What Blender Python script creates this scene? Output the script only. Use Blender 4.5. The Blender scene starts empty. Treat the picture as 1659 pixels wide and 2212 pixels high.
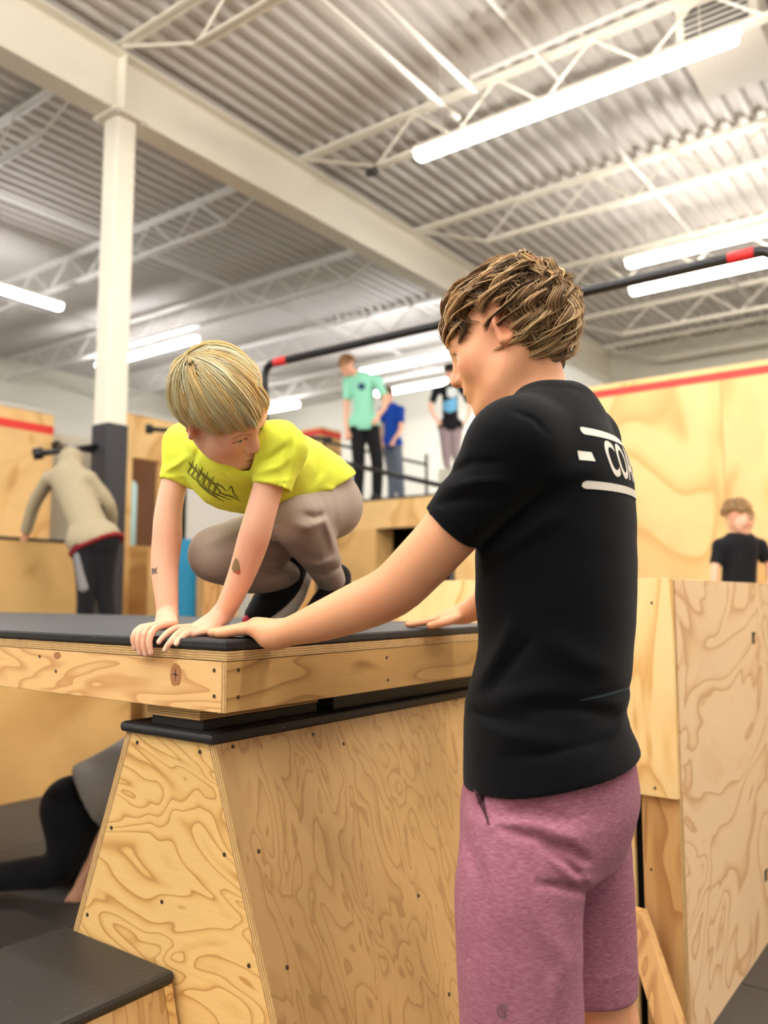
import bpy, bmesh, math, random
import numpy as np
from mathutils import Vector, Matrix
random.seed(7); np.random.seed(7)

# ------------------------------------------------------------------ camera
IW, IH = 1659.0, 2212.0
FPX = 1795.0; CX, CY = IW/2, IH/2
PITCH = math.atan(180/FPX); TH = math.radians(36.6); CAMZ = 1.178
S = bpy.context.scene
COL = S.collection
cam = bpy.data.cameras.new('camera'); camo = bpy.data.objects.new('camera', cam); COL.objects.link(camo)
cam.sensor_fit = 'VERTICAL'; cam.sensor_height = 36; cam.sensor_width = 27
cam.lens = FPX/IH*36
camo.location = (0, 0, CAMZ)
camo.rotation_euler = (math.pi/2+PITCH, 0, TH-math.pi/2)
cam.clip_start = .05; cam.clip_end = 100
cam.dof.use_dof = True; cam.dof.focus_distance = 1.5; cam.dof.aperture_fstop = 2.5
S.camera = camo
# ------------------------------------------------------------------ world, exposure
w = bpy.data.worlds.new('world'); S.world = w; w.use_nodes = True
w.node_tree.nodes['Background'].inputs[0].default_value = (1, 1, 1, 1)
w.node_tree.nodes['Background'].inputs[1].default_value = 0.3
vs = S.view_settings
vs.view_transform = 'Standard'; vs.look = 'None'; vs.gamma = 1; vs.use_curve_mapping = False
vs.exposure = 1.9
LIGHT_POWER = 17.0          # emission strength of every tube light

# pixel helpers: a pixel gives a direction, the plane it touches gives the distance
_Fh = np.array([math.cos(TH), math.sin(TH), 0]); _R = np.array([math.sin(TH), -math.cos(TH), 0]); _Z = np.array([0, 0, 1.])
_Fw = _Fh*math.cos(PITCH)+_Z*math.sin(PITCH); _U = _Z*math.cos(PITCH)-_Fh*math.sin(PITCH)
_C = np.array([0, 0, CAMZ])
def ray(px, py): return _Fw*FPX+_R*(px-CX)-_U*(py-CY)
def onz(px, py, z): d = ray(px, py); return _C+d*((z-CAMZ)/d[2])
def onx(px, py, x): d = ray(px, py); return _C+d*(x/d[0])
def ony(px, py, y): d = ray(px, py); return _C+d*(y/d[1])
def at(px, py, D): d = ray(px, py); return _C+d*(D/(d@_Fh))

# ------------------------------------------------------------------ mesh helpers
class MB:
    """collects shapes; build() links them as ONE mesh object"""
    def __init__(s): s.v = []; s.f = []
    def add(s, vs, fs):
        o = len(s.v); s.v += [tuple(float(c) for c in q) for q in vs]; s.f += [tuple(i+o for i in q) for q in fs]; return s
    def box(s, a, b):
        (x0, y0, z0), (x1, y1, z1) = a, b
        x0, x1 = min(x0, x1), max(x0, x1); y0, y1 = min(y0, y1), max(y0, y1); z0, z1 = min(z0, z1), max(z0, z1)
        return s.add([(x0,y0,z0),(x1,y0,z0),(x1,y1,z0),(x0,y1,z0),(x0,y0,z1),(x1,y0,z1),(x1,y1,z1),(x0,y1,z1)],
                     [(0,3,2,1),(4,5,6,7),(0,1,5,4),(1,2,6,5),(2,3,7,6),(3,0,4,7)])
    def prism(s, poly, axis, a, b):
        """poly = 2-d outline in the plane normal to axis (x: (y,z), y: (x,z), z: (x,y)), extruded from a to b"""
        n = len(poly)
        def P(q, t): return {'x': (t, q[0], q[1]), 'y': (q[0], t, q[1]), 'z': (q[0], q[1], t)}[axis]
        vs = [P(q, a) for q in poly]+[P(q, b) for q in poly]
        fs = [tuple(range(n))[::-1], tuple(range(n, 2*n))]+[(i, (i+1) % n, n+(i+1) % n, n+i) for i in range(n)]
        return s.add(vs, fs)
    def hexa(s, q):     # eight corners: bottom four, top four
        return s.add(q, [(0,3,2,1),(4,5,6,7),(0,1,5,4),(1,2,6,5),(2,3,7,6),(3,0,4,7)])
    def tube(s, pts, r, n=10, caps=True):
        pts = [np.array(p, float) for p in pts]; m = len(pts)
        rs = r if hasattr(r, '__len__') else [r]*m
        up = None; vs = []
        for i, p in enumerate(pts):
            t = pts[min(i+1, m-1)]-pts[max(i-1, 0)]; t /= np.linalg.norm(t)+1e-9
            if up is None:
                up = np.array([0, 0, 1.]) if abs(t[2]) < .9 else np.array([1., 0, 0])
            u = up-t*(up@t); u /= np.linalg.norm(u)+1e-9; up = u; v = np.cross(t, u)
            for k in range(n):
                a = 2*math.pi*(k+.5)/n; vs.append(p+rs[i]*(math.cos(a)*u+math.sin(a)*v))
        fs = [(i*n+k, i*n+(k+1) % n, (i+1)*n+(k+1) % n, (i+1)*n+k) for i in range(m-1) for k in range(n)]
        if caps: fs += [tuple(range(n))[::-1], tuple((m-1)*n+k for k in range(n))]
        return s.add(vs, fs)
    def disc(s, c, nrm, r, h=.001, n=10):
        c = np.array(c, float); nrm = np.array(nrm, float); nrm /= np.linalg.norm(nrm)
        return s.tube([c-nrm*h, c+nrm*h], r, n)
    def build(s, name, mat, parent=None, bevel=0, smooth=False, seg=2):
        off = np.array(parent_loc(parent))
        me = bpy.data.meshes.new(name)
        me.from_pydata([tuple(np.array(q)-off) for q in s.v], [], s.f)
        bm = bmesh.new(); bm.from_mesh(me); bmesh.ops.recalc_face_normals(bm, faces=bm.faces)
        if bevel: bmesh.ops.bevel(bm, geom=bm.edges[:], offset=bevel, segments=seg, affect='EDGES', profile=.5)
        bm.to_mesh(me); bm.free()
        if smooth:
            me.polygons.foreach_set('use_smooth', [True]*len(me.polygons))
        return link(name, me, mat, parent)
def parent_loc(p):
    l = Vector((0, 0, 0))
    while p is not None: l += p.location; p = p.parent
    return l
def link(name, me, mat, parent=None):
    o = bpy.data.objects.new(name, me); COL.objects.link(o)
    if mat is not None:
        me.materials.clear(); me.materials.append(M[mat] if isinstance(mat, str) else mat)
    if parent is not None: o.parent = parent
    return o
def thing(name, label, cat, loc=(0, 0, 0), group=None):
    o = bpy.data.objects.new(name, None); COL.objects.link(o); o.empty_display_size = .1
    o.location = tuple(float(c) for c in loc); o['label'] = label; o['category'] = cat
    if group: o['group'] = group
    return o
def tag(o, label, cat, group=None):
    o['label'] = label; o['category'] = cat
    if group: o['group'] = group
    return o
def struct(o): o['kind'] = 'structure'; return o
def flatbox(a, b, name, mat, parent=None, bevel=.0015): return MB().box(a, b).build(name, mat, parent, bevel)

# ------------------------------------------------------------------ materials
M = {}
def srgb(r, g, b): return tuple(((c/255)/12.92 if c/255 <= .04045 else ((c/255+.055)/1.055)**2.4) for c in (r, g, b))+(1,)
class NT:
    def __init__(s, name):
        s.m = bpy.data.materials.new(name); s.m.use_nodes = True; s.t = s.m.node_tree; s.n = s.t.nodes
        s.b = s.n['Principled BSDF']; M[name] = s.m
    def node(s, kind, **kw):
        n = s.n.new(kind)
        for k, v in kw.items():
            if k.startswith('i_'): n.inputs[int(k[2:]) if k[2:].isdigit() else k[2:].replace('_', ' ')].default_value = v
            else: setattr(n, k, v)
        return n
    def l(s, a, b): s.t.links.new(a, b)
    def math(s, op, a, b=None):
        n = s.n.new('ShaderNodeMath'); n.operation = op
        for i, q in enumerate((a, b)):
            if q is None: continue
            if isinstance(q, (int, float)): n.inputs[i].default_value = q
            else: s.l(q, n.inputs[i])
        return n.outputs[0]
    def ramp(s, fac, stops):
        n = s.n.new('ShaderNodeValToRGB'); e = n.color_ramp.elements
        while len(e) > 1: e.remove(e[-1])
        for i, (p, c) in enumerate(stops):
            q = e[0] if i == 0 else e.new(p)
            q.position = p; q.color = c
        s.l(fac, n.inputs[0]); return n.outputs[0]
    def mix(s, fac, a, b, mode='MIX'):
        n = s.n.new('ShaderNodeMix'); n.data_type = 'RGBA'; n.blend_type = mode
        for i, q in ((0, fac), (6, a), (7, b)):
            if isinstance(q, (int, float)): n.inputs[i].default_value = q
            elif isinstance(q, tuple): n.inputs[i].default_value = q
            else: s.l(q, n.inputs[i])
        return n.outputs[2]
    def coords(s, scale=(1, 1, 1), rot=(0, 0, 0), rand=True):
        tc = s.n.new('ShaderNodeTexCoord'); mp = s.n.new('ShaderNodeMapping')
        mp.inputs['Scale'].default_value = scale; mp.inputs['Rotation'].default_value = rot
        if rand:
            oi = s.n.new('ShaderNodeObjectInfo'); va = s.n.new('ShaderNodeVectorMath'); va.operation = 'MULTIPLY'
            cb = s.n.new('ShaderNodeCombineXYZ')
            for i, q in enumerate((17.3, 9.1, 23.7)):
                s.l(s.math('MULTIPLY', oi.outputs['Random'], q), cb.inputs[i])
            ad = s.n.new('ShaderNodeVectorMath'); ad.operation = 'ADD'
            s.l(tc.outputs['Object'], ad.inputs[0]); s.l(cb.outputs[0], ad.inputs[1]); s.l(ad.outputs[0], mp.inputs['Vector'])
        else: s.l(tc.outputs['Object'], mp.inputs['Vector'])
        return mp.outputs[0]
    def noise(s, vec, scale, detail=2, rough=.5, dist=0):
        n = s.n.new('ShaderNodeTexNoise'); n.inputs['Scale'].default_value = scale; n.inputs['Detail'].default_value = detail
        n.inputs['Roughness'].default_value = rough; n.inputs['Distortion'].default_value = dist
        s.l(vec, n.inputs['Vector']); return n.outputs[0]
    def bump(s, h, strength=.2, dist=.002):
        n = s.n.new('ShaderNodeBump'); n.inputs['Strength'].default_value = strength; n.inputs['Distance'].default_value = dist
        s.l(h, n.inputs['Height']); s.l(n.outputs[0], s.b.inputs['Normal'])
    def base(s, c):
        if isinstance(c, tuple): s.b.inputs['Base Color'].default_value = c
        else: s.l(c, s.b.inputs['Base Color'])
    def rough(s, v): s.b.inputs['Roughness'].default_value = v

def plain(name, c, rough=.6, metal=0, spec=.5):
    t = NT(name); t.base(c); t.rough(rough); t.b.inputs['Metallic'].default_value = metal
    t.b.inputs['Specular IOR Level'].default_value = spec; return t
def plywood(name, light, mid, dark, axis='x', freq=5.0, rings=9, across=3.2, rough=.55, dirt=0.25, dist=.6, dirtcol=None):
    """rotary-cut veneer: contour bands of a stretched noise, fine fibre along the grain"""
    t = NT(name)
    al = .9
    sc = {'x': (al, across, across), 'y': (across, al, across), 'z': (across, across, al)}[axis]
    v = t.coords(sc)
    big = t.noise(v, freq*.33, 2.0, .45, dist)
    bands = t.math('FRACT', t.math('MULTIPLY', big, rings))
    col = t.ramp(bands, [(0, light), (.45, light), (.72, mid), (.90, dark), (.95, mid), (1, light)])
    fs = {'x': (6, 260, 260), 'y': (260, 6, 260), 'z': (260, 260, 6)}[axis]
    fib = t.noise(t.coords(fs), 1.0, 2, .6)
    col = t.mix(t.math('MULTIPLY', t.math('SUBTRACT', fib, .35), .5), col, t.mix(.5, mid, dark))
    blot = t.noise(t.coords((1, 1, 1)), 2.2, 3, .55)
    dc = dirtcol or tuple(c*.55 for c in mid[:3])+(1,)
    col = t.mix(t.math('MULTIPLY', t.ramp(blot, [(.45, (0, 0, 0, 1)), (.75, (1, 1, 1, 1))]), dirt), col, dc)
    t.base(col); t.rough(rough); t.bump(fib, .12, .001)
    return t
def lumber(name, light, dark, axis='y', n=26, rough=.55):
    t = NT(name)
    sc = {'x': (.16, 1, 1), 'y': (1, .16, 1), 'z': (1, 1, .16)}[axis]
    v = t.coords(sc)
    big = t.noise(v, 9.0, 2, .5, .4)
    bands = t.math('FRACT', t.math('MULTIPLY', big, n*.4))
    col = t.ramp(bands, [(0, light), (.5, light), (.88, dark), (.95, dark), (1, light)])
    fs = {'x': (8, 300, 300), 'y': (300, 8, 300), 'z': (300, 300, 8)}[axis]
    fib = t.noise(t.coords(fs), 1.0, 2, .6)
    col = t.mix(t.math('MULTIPLY', fib, .35), col, dark)
    t.base(col); t.rough(rough); t.bump(fib, .12, .001)
    return t
def edgeply(name, axis, period=.0045, slant=0, light=srgb(236, 200, 140), dark=srgb(160, 112, 62)):
    """laminated plywood edge: plies stacked along axis"""
    t = NT(name)
    tc = t.n.new('ShaderNodeTexCoord'); sp = t.n.new('ShaderNodeSeparateXYZ'); t.l(tc.outputs['Object'], sp.inputs[0])
    nz = t.noise(t.coords((1, 1, 1)), 30, 3)
    ax_ = t.math('ADD', sp.outputs['xyz'.index(axis)], t.math('MULTIPLY', sp.outputs[2], slant)) if slant else sp.outputs['xyz'.index(axis)]
    q = t.math('ADD', t.math('MULTIPLY', ax_, 1/period), t.math('MULTIPLY', nz, .8))
    b = t.math('FRACT', q)
    col = t.ramp(b, [(0, dark), (.18, dark), (.3, light), (.85, light), (1, dark)])
    fib = t.noise(t.coords((60, 60, 60)), 1.0, 3, .6)
    col = t.mix(t.math('MULTIPLY', fib, .6), col, tuple(c*.75 for c in dark[:3])+(1,))
    t.base(col); t.rough(.7)
    return t

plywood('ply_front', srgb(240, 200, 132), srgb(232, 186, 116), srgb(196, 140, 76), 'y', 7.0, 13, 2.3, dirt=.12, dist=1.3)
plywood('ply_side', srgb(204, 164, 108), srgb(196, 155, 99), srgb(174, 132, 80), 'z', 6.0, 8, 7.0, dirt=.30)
plywood('ply_pink', srgb(248, 216, 174), srgb(240, 202, 156), srgb(214, 166, 120), 'x', 5.0, 7, 1.4, dirt=.10, dist=1.5)
plywood('ply_pale', srgb(250, 218, 158), srgb(246, 208, 142), srgb(226, 176, 106), 'z', 4.5, 6, 3.2, dirt=.05)
plywood('ply_far', srgb(240, 202, 140), srgb(234, 192, 126), srgb(214, 166, 100), 'z', 2.0, 5, 2.0, dirt=.3)
plywood('ply_far2', srgb(226, 184, 118), srgb(214, 170, 104), srgb(190, 142, 82), 'x', 2.0, 5, 2.0, dirt=.35)
lumber('lumber', srgb(244, 200, 138), srgb(214, 158, 100), 'y', 26)
lumber('lumber_z', srgb(222, 176, 116), srgb(186, 134, 80), 'z', 18)
plywood('ply_board', srgb(206, 162, 100), srgb(192, 148, 88), srgb(160, 116, 64), 'x', 4.0, 8, 5.0, dirt=.5)
edgeply('edge_z', 'z'); edgeply('edge_sl', 'y', .0058, -.378); edgeply('edge_sr', 'y', .0058, .378); edgeply('edge_y', 'y', .006); edgeply('edge_x', 'x', .006)
def rubber(name, c1, c2, flecks=True, rough=.52):
    t = NT(name)
    v = t.coords((1, 1, 1))
    n1 = t.noise(v, 260, 2, .6); n2 = t.noise(v, 5, 3)
    col = t.mix(n2, c1, c2)
    if flecks:
        vo = t.n.new('ShaderNodeTexVoronoi'); vo.inputs['Scale'].default_value = 60; t.l(v, vo.inputs['Vector'])
        k = t.math('LESS_THAN', vo.outputs['Distance'], .085)
        k2 = t.math('GREATER_THAN', t.noise(v, 23, 1), .56)
        col = t.mix(t.math('MULTIPLY', t.math('MULTIPLY', k, k2), .7), col, srgb(150, 150, 150))
    t.base(col); t.rough(rough); t.bump(n1, .5, .0015)
    return t
rubber('rubber', srgb(30, 30, 32), srgb(42, 42, 45))
rubber('rubber_step', srgb(42, 39, 37), srgb(54, 50, 47))
rubber('rubber_floor', srgb(58, 55, 53), srgb(70, 67, 64), False, .6)
rubber('pad_black', srgb(40, 42, 50), srgb(48, 50, 58), False, .5)
plain('black_gap', srgb(12, 11, 10), .9)
plain('pipe_black', srgb(36, 36, 40), .35, .3)
plain('tape_red', srgb(220, 40, 44), .5)
plain('stripe_red', srgb(232, 50, 42), .5)
plain('steel_white', srgb(232, 226, 212), .5)
plain('steel_white2', srgb(226, 222, 216), .5)
plain('deck_white', srgb(200, 194, 188), .55)
plain('wall_white', srgb(216, 212, 198), .8)
plain('duct_white', srgb(214, 206, 194), .5)
plain('grille_dark', srgb(60, 58, 56), .6)
plain('screw_metal', srgb(86, 76, 60), .4, .6)
plain('screw_dark', srgb(70, 52, 34), .6)
plain('knot_brown', srgb(176, 118, 76), .6)
plain('crack_dark', srgb(40, 22, 12), .9)
plain('paint_blue', srgb(28, 140, 190), .55)
plain('paint_cyan', srgb(196, 240, 246), .4)
plain('wood_brown', srgb(134, 92, 62), .6)
plain('panel_grey', srgb(206, 206, 204), .6)
t = NT('tube_light'); t.base((1, 1, 1, 1))
t.b.inputs['Emission Color'].default_value = (1.0, .965, .90, 1); t.b.inputs['Emission Strength'].default_value = LIGHT_POWER
t = NT('tube_light_cool'); t.base((1, 1, 1, 1))
t.b.inputs['Emission Color'].default_value = (.97, .975, 1.0, 1); t.b.inputs['Emission Strength'].default_value = LIGHT_POWER

# ------------------------------------------------------------------ room shell
X0, X1, Y0, Y1 = -7.0, 13.5, -9.0, 13.9; ZD = 5.345
fl = struct(flatbox((X0, Y0, -.12), (X1, Y1, -.012), 'floor', 'rubber_floor', None, 0))
TS = 1.22
tile_me = None
for i in range(-1, 9):
    for j in range(-2, 8):
        x, y = i*TS+.35, j*TS+.12
        if tile_me is None:
            o = MB().box((x+.003, y+.003, -.012), (x+TS-.003, y+TS-.003, 0)).build('mat_tile', 'rubber_floor', fl, .002)
            tile_me = o.data; base = (x, y)
            continue
        o = bpy.data.objects.new('mat_tile', tile_me); COL.objects.link(o); o.parent = fl
        o.location = (x-base[0], y-base[1], 0)
# corrugated roof deck: ribs run along x
def deck():
    per, y = .1524, Y0
    prof = []
    while y < Y1:
        prof += [(y, ZD), (y+.045, ZD), (y+.068, ZD+.042), (y+.128, ZD+.042)]
        y += per
    prof.append((Y1, ZD))
    n = len(prof); vs = [(X0, a, b) for a, b in prof]+[(X1, a, b) for a, b in prof]
    m = MB().add(vs, [(i, i+1, n+i+1, n+i) for i in range(n-1)])
    m.box((X0, Y0, ZD+.06), (X1, Y1, ZD+.12))
    return struct(m.build('ceiling', 'deck_white'))
deck()
struct(flatbox((X0, Y1, -.1), (X1, Y1+.15, ZD+.1), 'wall_left', 'wall_white', None, 0))
struct(flatbox((X1, Y0, -.1), (X1+.15, Y1, ZD+.1), 'wall_back', 'wall_white', None, 0))
struct(flatbox((X0, Y0-.15, -.1), (X1, Y0, ZD+.1), 'wall_right', 'wall_white', None, 0))
struct(flatbox((X0-.15, Y0, -.1), (X0, Y1, ZD+.1), 'wall_front', 'wall_white', None, 0))
# girder with stiffeners, column below it
YB, ZB0, ZB1 = 5.19, 4.78, 5.275
g = thing('steel_girder', 'deep cream steel I-beam crossing under the roof deck above the column', 'beam', (3.6, YB, ZB0))
m = MB(); m.box((X0, YB-.006, ZB0+.015), (X1, YB+.006, ZB1-.015)); m.build('web', 'steel_white', g)
flatbox((X0, YB-.1, ZB0), (X1, YB+.1, ZB0+.018), 'bottom_flange', 'steel_white', g)
flatbox((X0, YB-.1, ZB1-.018), (X1, YB+.1, ZB1), 'top_flange', 'steel_white', g)
for s in (-1, 1):
    flatbox((3.58, YB+s*.007, ZB0+.018), (3.60, YB+s*.095, ZB1-.018), 'stiffener', 'steel_white', g)
c = thing('steel_column', 'square cream steel column with black padding around its lower part', 'column', (3.62, YB, 0))
flatbox((3.535, YB-.085, 0), (3.705, YB+.085, ZB0-.02), 'shaft', 'steel_white', c, .012)
flatbox((3.48, YB-.15, ZB0-.02), (3.76, YB+.15, ZB0), 'cap_plate', 'steel_white', c)
for i in (-1, 1):
    for j in (-1, 1):
        MB().disc((3.62+i*.11, YB+j*.12, ZB0-.028), (0, 0, 1), .015, .008, 6).build('bolt', 'steel_white2', c)
zp = onx(238, 912, 3.62)[2]
flatbox((3.53, YB-.1, 0), (3.71, YB+.1, 2.42), 'padding', 'pad_black', c, .012)
# open web joists along y
def joist(x, k, label, ztc=5.285, zbc=4.93):
    j = thing('roof_joist', label, 'joist', (x, YB, zbc), 'open-web roof joists')
    mt = 'steel_white' if k == 0 else 'steel_white2'
    ya, yb = (Y0+.05, YB-.02) if k == 0 else (YB+.02, Y1-.05)
    m = MB()
    for s in (-1, 1): m.box((x+s*.006, ya, ztc), (x+s*.045, yb, ztc+.008)); m.box((x+s*.006, ya, ztc+.008), (x+s*.012, yb, ztc+.055))
    m.build('top_chord', mt, j)
    a, b = (ya, yb-.95) if k == 0 else (ya+.95, yb)
    m = MB()
    for s in (-1, 1): m.box((x+s*.006, a, zbc), (x+s*.040, b, zbc+.006)); m.box((x+s*.006, a, zbc+.006), (x+s*.012, b, zbc+.045))
    m.build('bottom_chord', mt, j)
    # end diagonal and zig-zag web rods
    if k == 0: MB().tube([(x, b, zbc+.02), (x, yb-.1, ztc)], .013, 6).build('end_rod', mt, j)
    else: MB().tube([(x, a, zbc+.02), (x, ya+.1, ztc)], .013, 6).build('end_rod', mt, j)
    step = .40; y = b if k == 0 else a; d = -1 if k == 0 else 1; n = 0
    y0 = y
    while (y > -1.5 if k == 0 else y < 13.2):
        z0, z1 = (zbc+.02, ztc+.01) if n % 2 == 0 else (ztc+.01, zbc+.02)
        MB().tube([(x, y, z0), (x, y+d*step, z1)], .011, 5, False).build('web_rod', mt, j)
        y += d*step; n += 1
    return j
NTH = ['nearest', 'second', 'third', 'fourth', 'fifth', 'last']
for n, x in enumerate((3.54, 5.58, 7.53, 9.5, 11.5, 13.1)):
    joist(x, 0, NTH[n]+' white open-web roof joist right of the girder, counted from the camera')
for n, x in enumerate((3.54, 5.58, 7.53, 9.5, 11.5)):
    joist(x, 1, NTH[n]+' pale open-web roof joist left of the girder, counted from the camera')
# bridging angles along x between joists
for n, (y, z) in enumerate(((2.6, 5.27), (1.0, 5.27), (8.0, 5.27), (10.9, 5.27))):
    lab = ['thin bridging bar under the deck ending over the long tube light', 'thin bridging bar near the right edge of the roof',
           'thin bridging bar across the joists left of the girder', 'far thin bridging bar above the left tube lights'][n]
    tag(MB().box((X0+.1, y-.018, z-.02), (X1-.1, y+.018, z-.004)).build('bridging_bar', 'steel_white2'), lab, 'steel bar', 'bridging bars')
# tube lights
def tube(x, y, z, along, L, label, cool=False, inframe=True):
    t = thing('tube_light', label, 'ceiling light', (x, y, z), 'tube lights on the ceiling')
    h = L/2
    def bx(u0, u1, w, z0, z1, nm, mt, bev):
        a, b = ((x+u0, y-w, z0), (x+u1, y+w, z1)) if along == 'x' else ((x-w, y+u0, z0), (x+w, y+u1, z1))
        flatbox(a, b, nm, mt, t, bev)
    bx(-h, h, .045, z+.035, z+.075, 'housing', 'steel_white', .004)
    bx(-h+.02, h-.02, .05, z-.035, z+.034, 'diffuser', 'tube_light_cool' if cool else 'tube_light', .022)
    for s in (-1, 1):
        u = s*h*.8
        p = (x+u, y, 0) if along == 'x' else (x, y+u, 0)
        MB().tube([(p[0], p[1], z+.07), (p[0], p[1], ZD)], .003, 5).build('hanger', 'steel_white', t)
    return t
tube(5.14, 2.30, 4.6, 'y', 2.42, 'long bright tube light hanging above the coach on the right')
tube(4.25, 8.85, 4.6, 'x', 2.42, 'bright tube light at the left edge behind the column', True)
tube(7.75, 10.3, 4.85, 'y', 2.42, 'bright tube light just right of the column, above the blond boy', True)
tube(8.2, 1.75, 4.6, 'y', 2.42, 'bright tube light right of the coach, above the black bar')
tube(9.0, 2.0, 4.6, 'y', 2.42, 'tube light right of the coach, partly hidden by the black bar')
tube(10.3, 6.9, 4.75, 'y', 2.42, 'tube light behind the boy in the mint shirt', True)
tube(11.6, 7.6, 4.75, 'y', 2.42, 'farthest tube light, beyond the boy in the mint shirt', True)
for x, y, a, lab in ((1.6, 2.3, 'y', 'straight above the crouching boy'), (1.2, -1.6, 'y', 'right of the camera'), (5.0, -2.6, 'y', 'right of the long tube light over the coach'), (-2.5, 2.3, 'y', 'behind the camera'),
                (-2.5, -2.0, 'y', 'behind the camera to the right'), (-3.0, 7.6, 'x', 'over the left hall behind the camera'),
                (8.6, -3.0, 'y', 'at the far right beyond the red-striped wall'), (3.4, 12.0, 'x', 'near the left wall'), (0.2, 4.4, 'y', 'left of the camera'),
                (-.6, .5, 'y', 'added as fill just behind the camera'), (-.9, 3.4, 'y', 'added as fill behind the camera on its left'), (-2.8, 9.8, 'y', 'added as fill far behind on the left'), (1.4, -.4, 'y', 'added as fill above the camera side of the coach'), (-4.6, 1.0, 'y', 'added as fill well behind the camera'), (-4.6, 3.7, 'y', 'added as fill in the left rear'), (3.1, -1.9, 'y', 'added to brighten the tall plywood box'), (-5, -5.5, 'y', 'in the rear right corner'), (1.5, -6, 'y', 'along the right wall'), (11.2, 11.5, 'y', 'in the far left corner')):  # unseen tubes up to the tall-box one are added to brighten people and box
    tube(x, y, 4.7, a, 2.42, 'tube light outside the picture, '+lab, y > 6)
# roof unit, pipes, small dark junction
u = thing('heater_unit', 'boxy beige air unit hung under the roof deck at upper right', 'heater', (5.9, 1.35, 4.98))
flatbox((5.62, 1.08, 4.98), (6.35, 1.62, 5.3), 'body', 'duct_white', u, .01)
for k in range(5): flatbox((5.60, 1.14, 5.03+k*.045), (5.62, 1.56, 5.045+k*.045), 'louvre', 'grille_dark', u)
for (a, b, lab) in (((4.1, 3.23), (5.3, 3.21), 'thin white pipe ending near the long tube light'), ((3.9, 2.93), (5.17, 2.93), 'thin white pipe with a tee fitting beside the long tube light')):
    tag(MB().tube([(a[0]-3, a[1], 4.9), (b[0], b[1], 4.9)], .022, 8).build('sprinkler_pipe', 'steel_white2'), lab, 'pipe', 'sprinkler pipes')
tag(MB().tube([(5.02, 2.93, 4.9), (5.02, 2.93, 4.98), (5.02, .2, 5.0)], .016, 8).build('branch_pipe', 'steel_white2'), 'white branch pipe running off the tee above the tube light', 'pipe')
q = onx(803, 372, 5.5)
tag(MB().tube([q+[0, -.05, 0], q+[0, .05, 0]], [.045, .03], 10).build('speaker_horn', 'grille_dark'), 'small dark device hung under the joist next to the tube light', 'device')
# ------------------------------------------------------------------ foreground platform
def screws(pts, nrm, parent, r=.0035, mat='screw_dark'):
    for p in pts: MB().disc(p, nrm, r, .0008, 8).build('screw', mat, parent)
XC, YC, ZT = 1.005, 1.085, 1.101           # near corner and top of the platform
XE, YE = 2.06, 3.9
pl = thing('training_platform', 'wide low platform board with black rubber top carrying the crouching boy', 'platform', (XC, YC, .975))
zm, zp_, zb = ZT-.019, ZT-.037, ZT-.126
flatbox((XC-.004, YC-.002, zm), (XE, 2.352, ZT), 'rubber_mat', 'rubber', pl, .005)
flatbox((XC-.004, 2.356, zm), (XE, YE, ZT), 'rubber_mat', 'rubber', pl, .005)
flatbox((XC, YC, zp_), (XE, YE, zm-.0005), 'plywood_top', 'edge_z', pl, .001)
flatbox((XC+.001, YC+.013, zb), (XC+.039, YE-.02, zp_-.001), 'front_board', 'lumber', pl, .0015)
sb = flatbox((XC+.0015, YC+.001, zb+.001), (XE-.02, YC+.0125, zp_-.001), 'side_board', 'ply_board', pl, .0008)
flatbox((XC+.0005, YC+.0015, zb+.0012), (XC+.0015, YC+.012, zp_-.0012), 'side_board_edge', 'edge_y', pl, 0)
flatbox((XE-.04, YC+.013, zb), (XE-.002, YE-.02, zp_-.001), 'back_board', 'lumber', pl, .0015)
flatbox((XC+.04, YE-.02, zb), (XE-.04, YE-.002, zp_-.001), 'end_board', 'ply_board', pl, .0015)
for y in (1.7, 2.35, 3.1): flatbox((XC+.04, y, zb), (XE-.041, y+.038, zp_-.001), 'joist_board', 'lumber', pl, .0015)
fb = bpy.data.objects['front_board']
def onfront(px, py): p = onx(px, py, XC+.001); return (XC+.0007, p[1], p[2])
def onside(px, py): p = ony(px, py, YC+.001); return (p[0], YC+.0007, p[2])
screws([onfront(*q) for q in ((463, 1448), (463, 1504), (86, 1418), (121, 1450))], (1, 0, 0), pl)
screws([onside(*q) for q in ((515, 1447), (514, 1506), (835, 1420), (838, 1469))], (0, 1, 0), pl)
kp = onfront(380, 1457)
def blob(c, ry, rz, n=20, jit=.1):
    pts = []
    for i in range(n):
        a = 2*math.pi*i/n; k = 1+random.uniform(-jit, jit); pts.append((c[1]+ry*k*math.cos(a), c[2]+rz*k*math.sin(a)))
    return pts
MB().prism(blob(kp, .0155, .021), 'x', XC+.0002, XC+.004).build('knot', 'knot_brown', pl)
for (dy, dz) in ((.012, .0012), (.0012, .0125)):
    MB().prism([(kp[1]-dy, kp[2]), (kp[1]-dy*.2, kp[2]+dz*.45), (kp[1]+dy*.1, kp[2]+dz), (kp[1]+dy, kp[2]+dz*.1), (kp[1]+dy*.25, kp[2]-dz*.4), (kp[1], kp[2]-dz)], 'x', XC-.0002, XC+.003).build('knot_crack', 'crack_dark', pl)
k2 = onfront(124, 1416)
MB().prism(blob(k2, .013, .008), 'x', XC+.0006, XC+.004).build('knot', 'knot_brown', pl)
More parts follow.
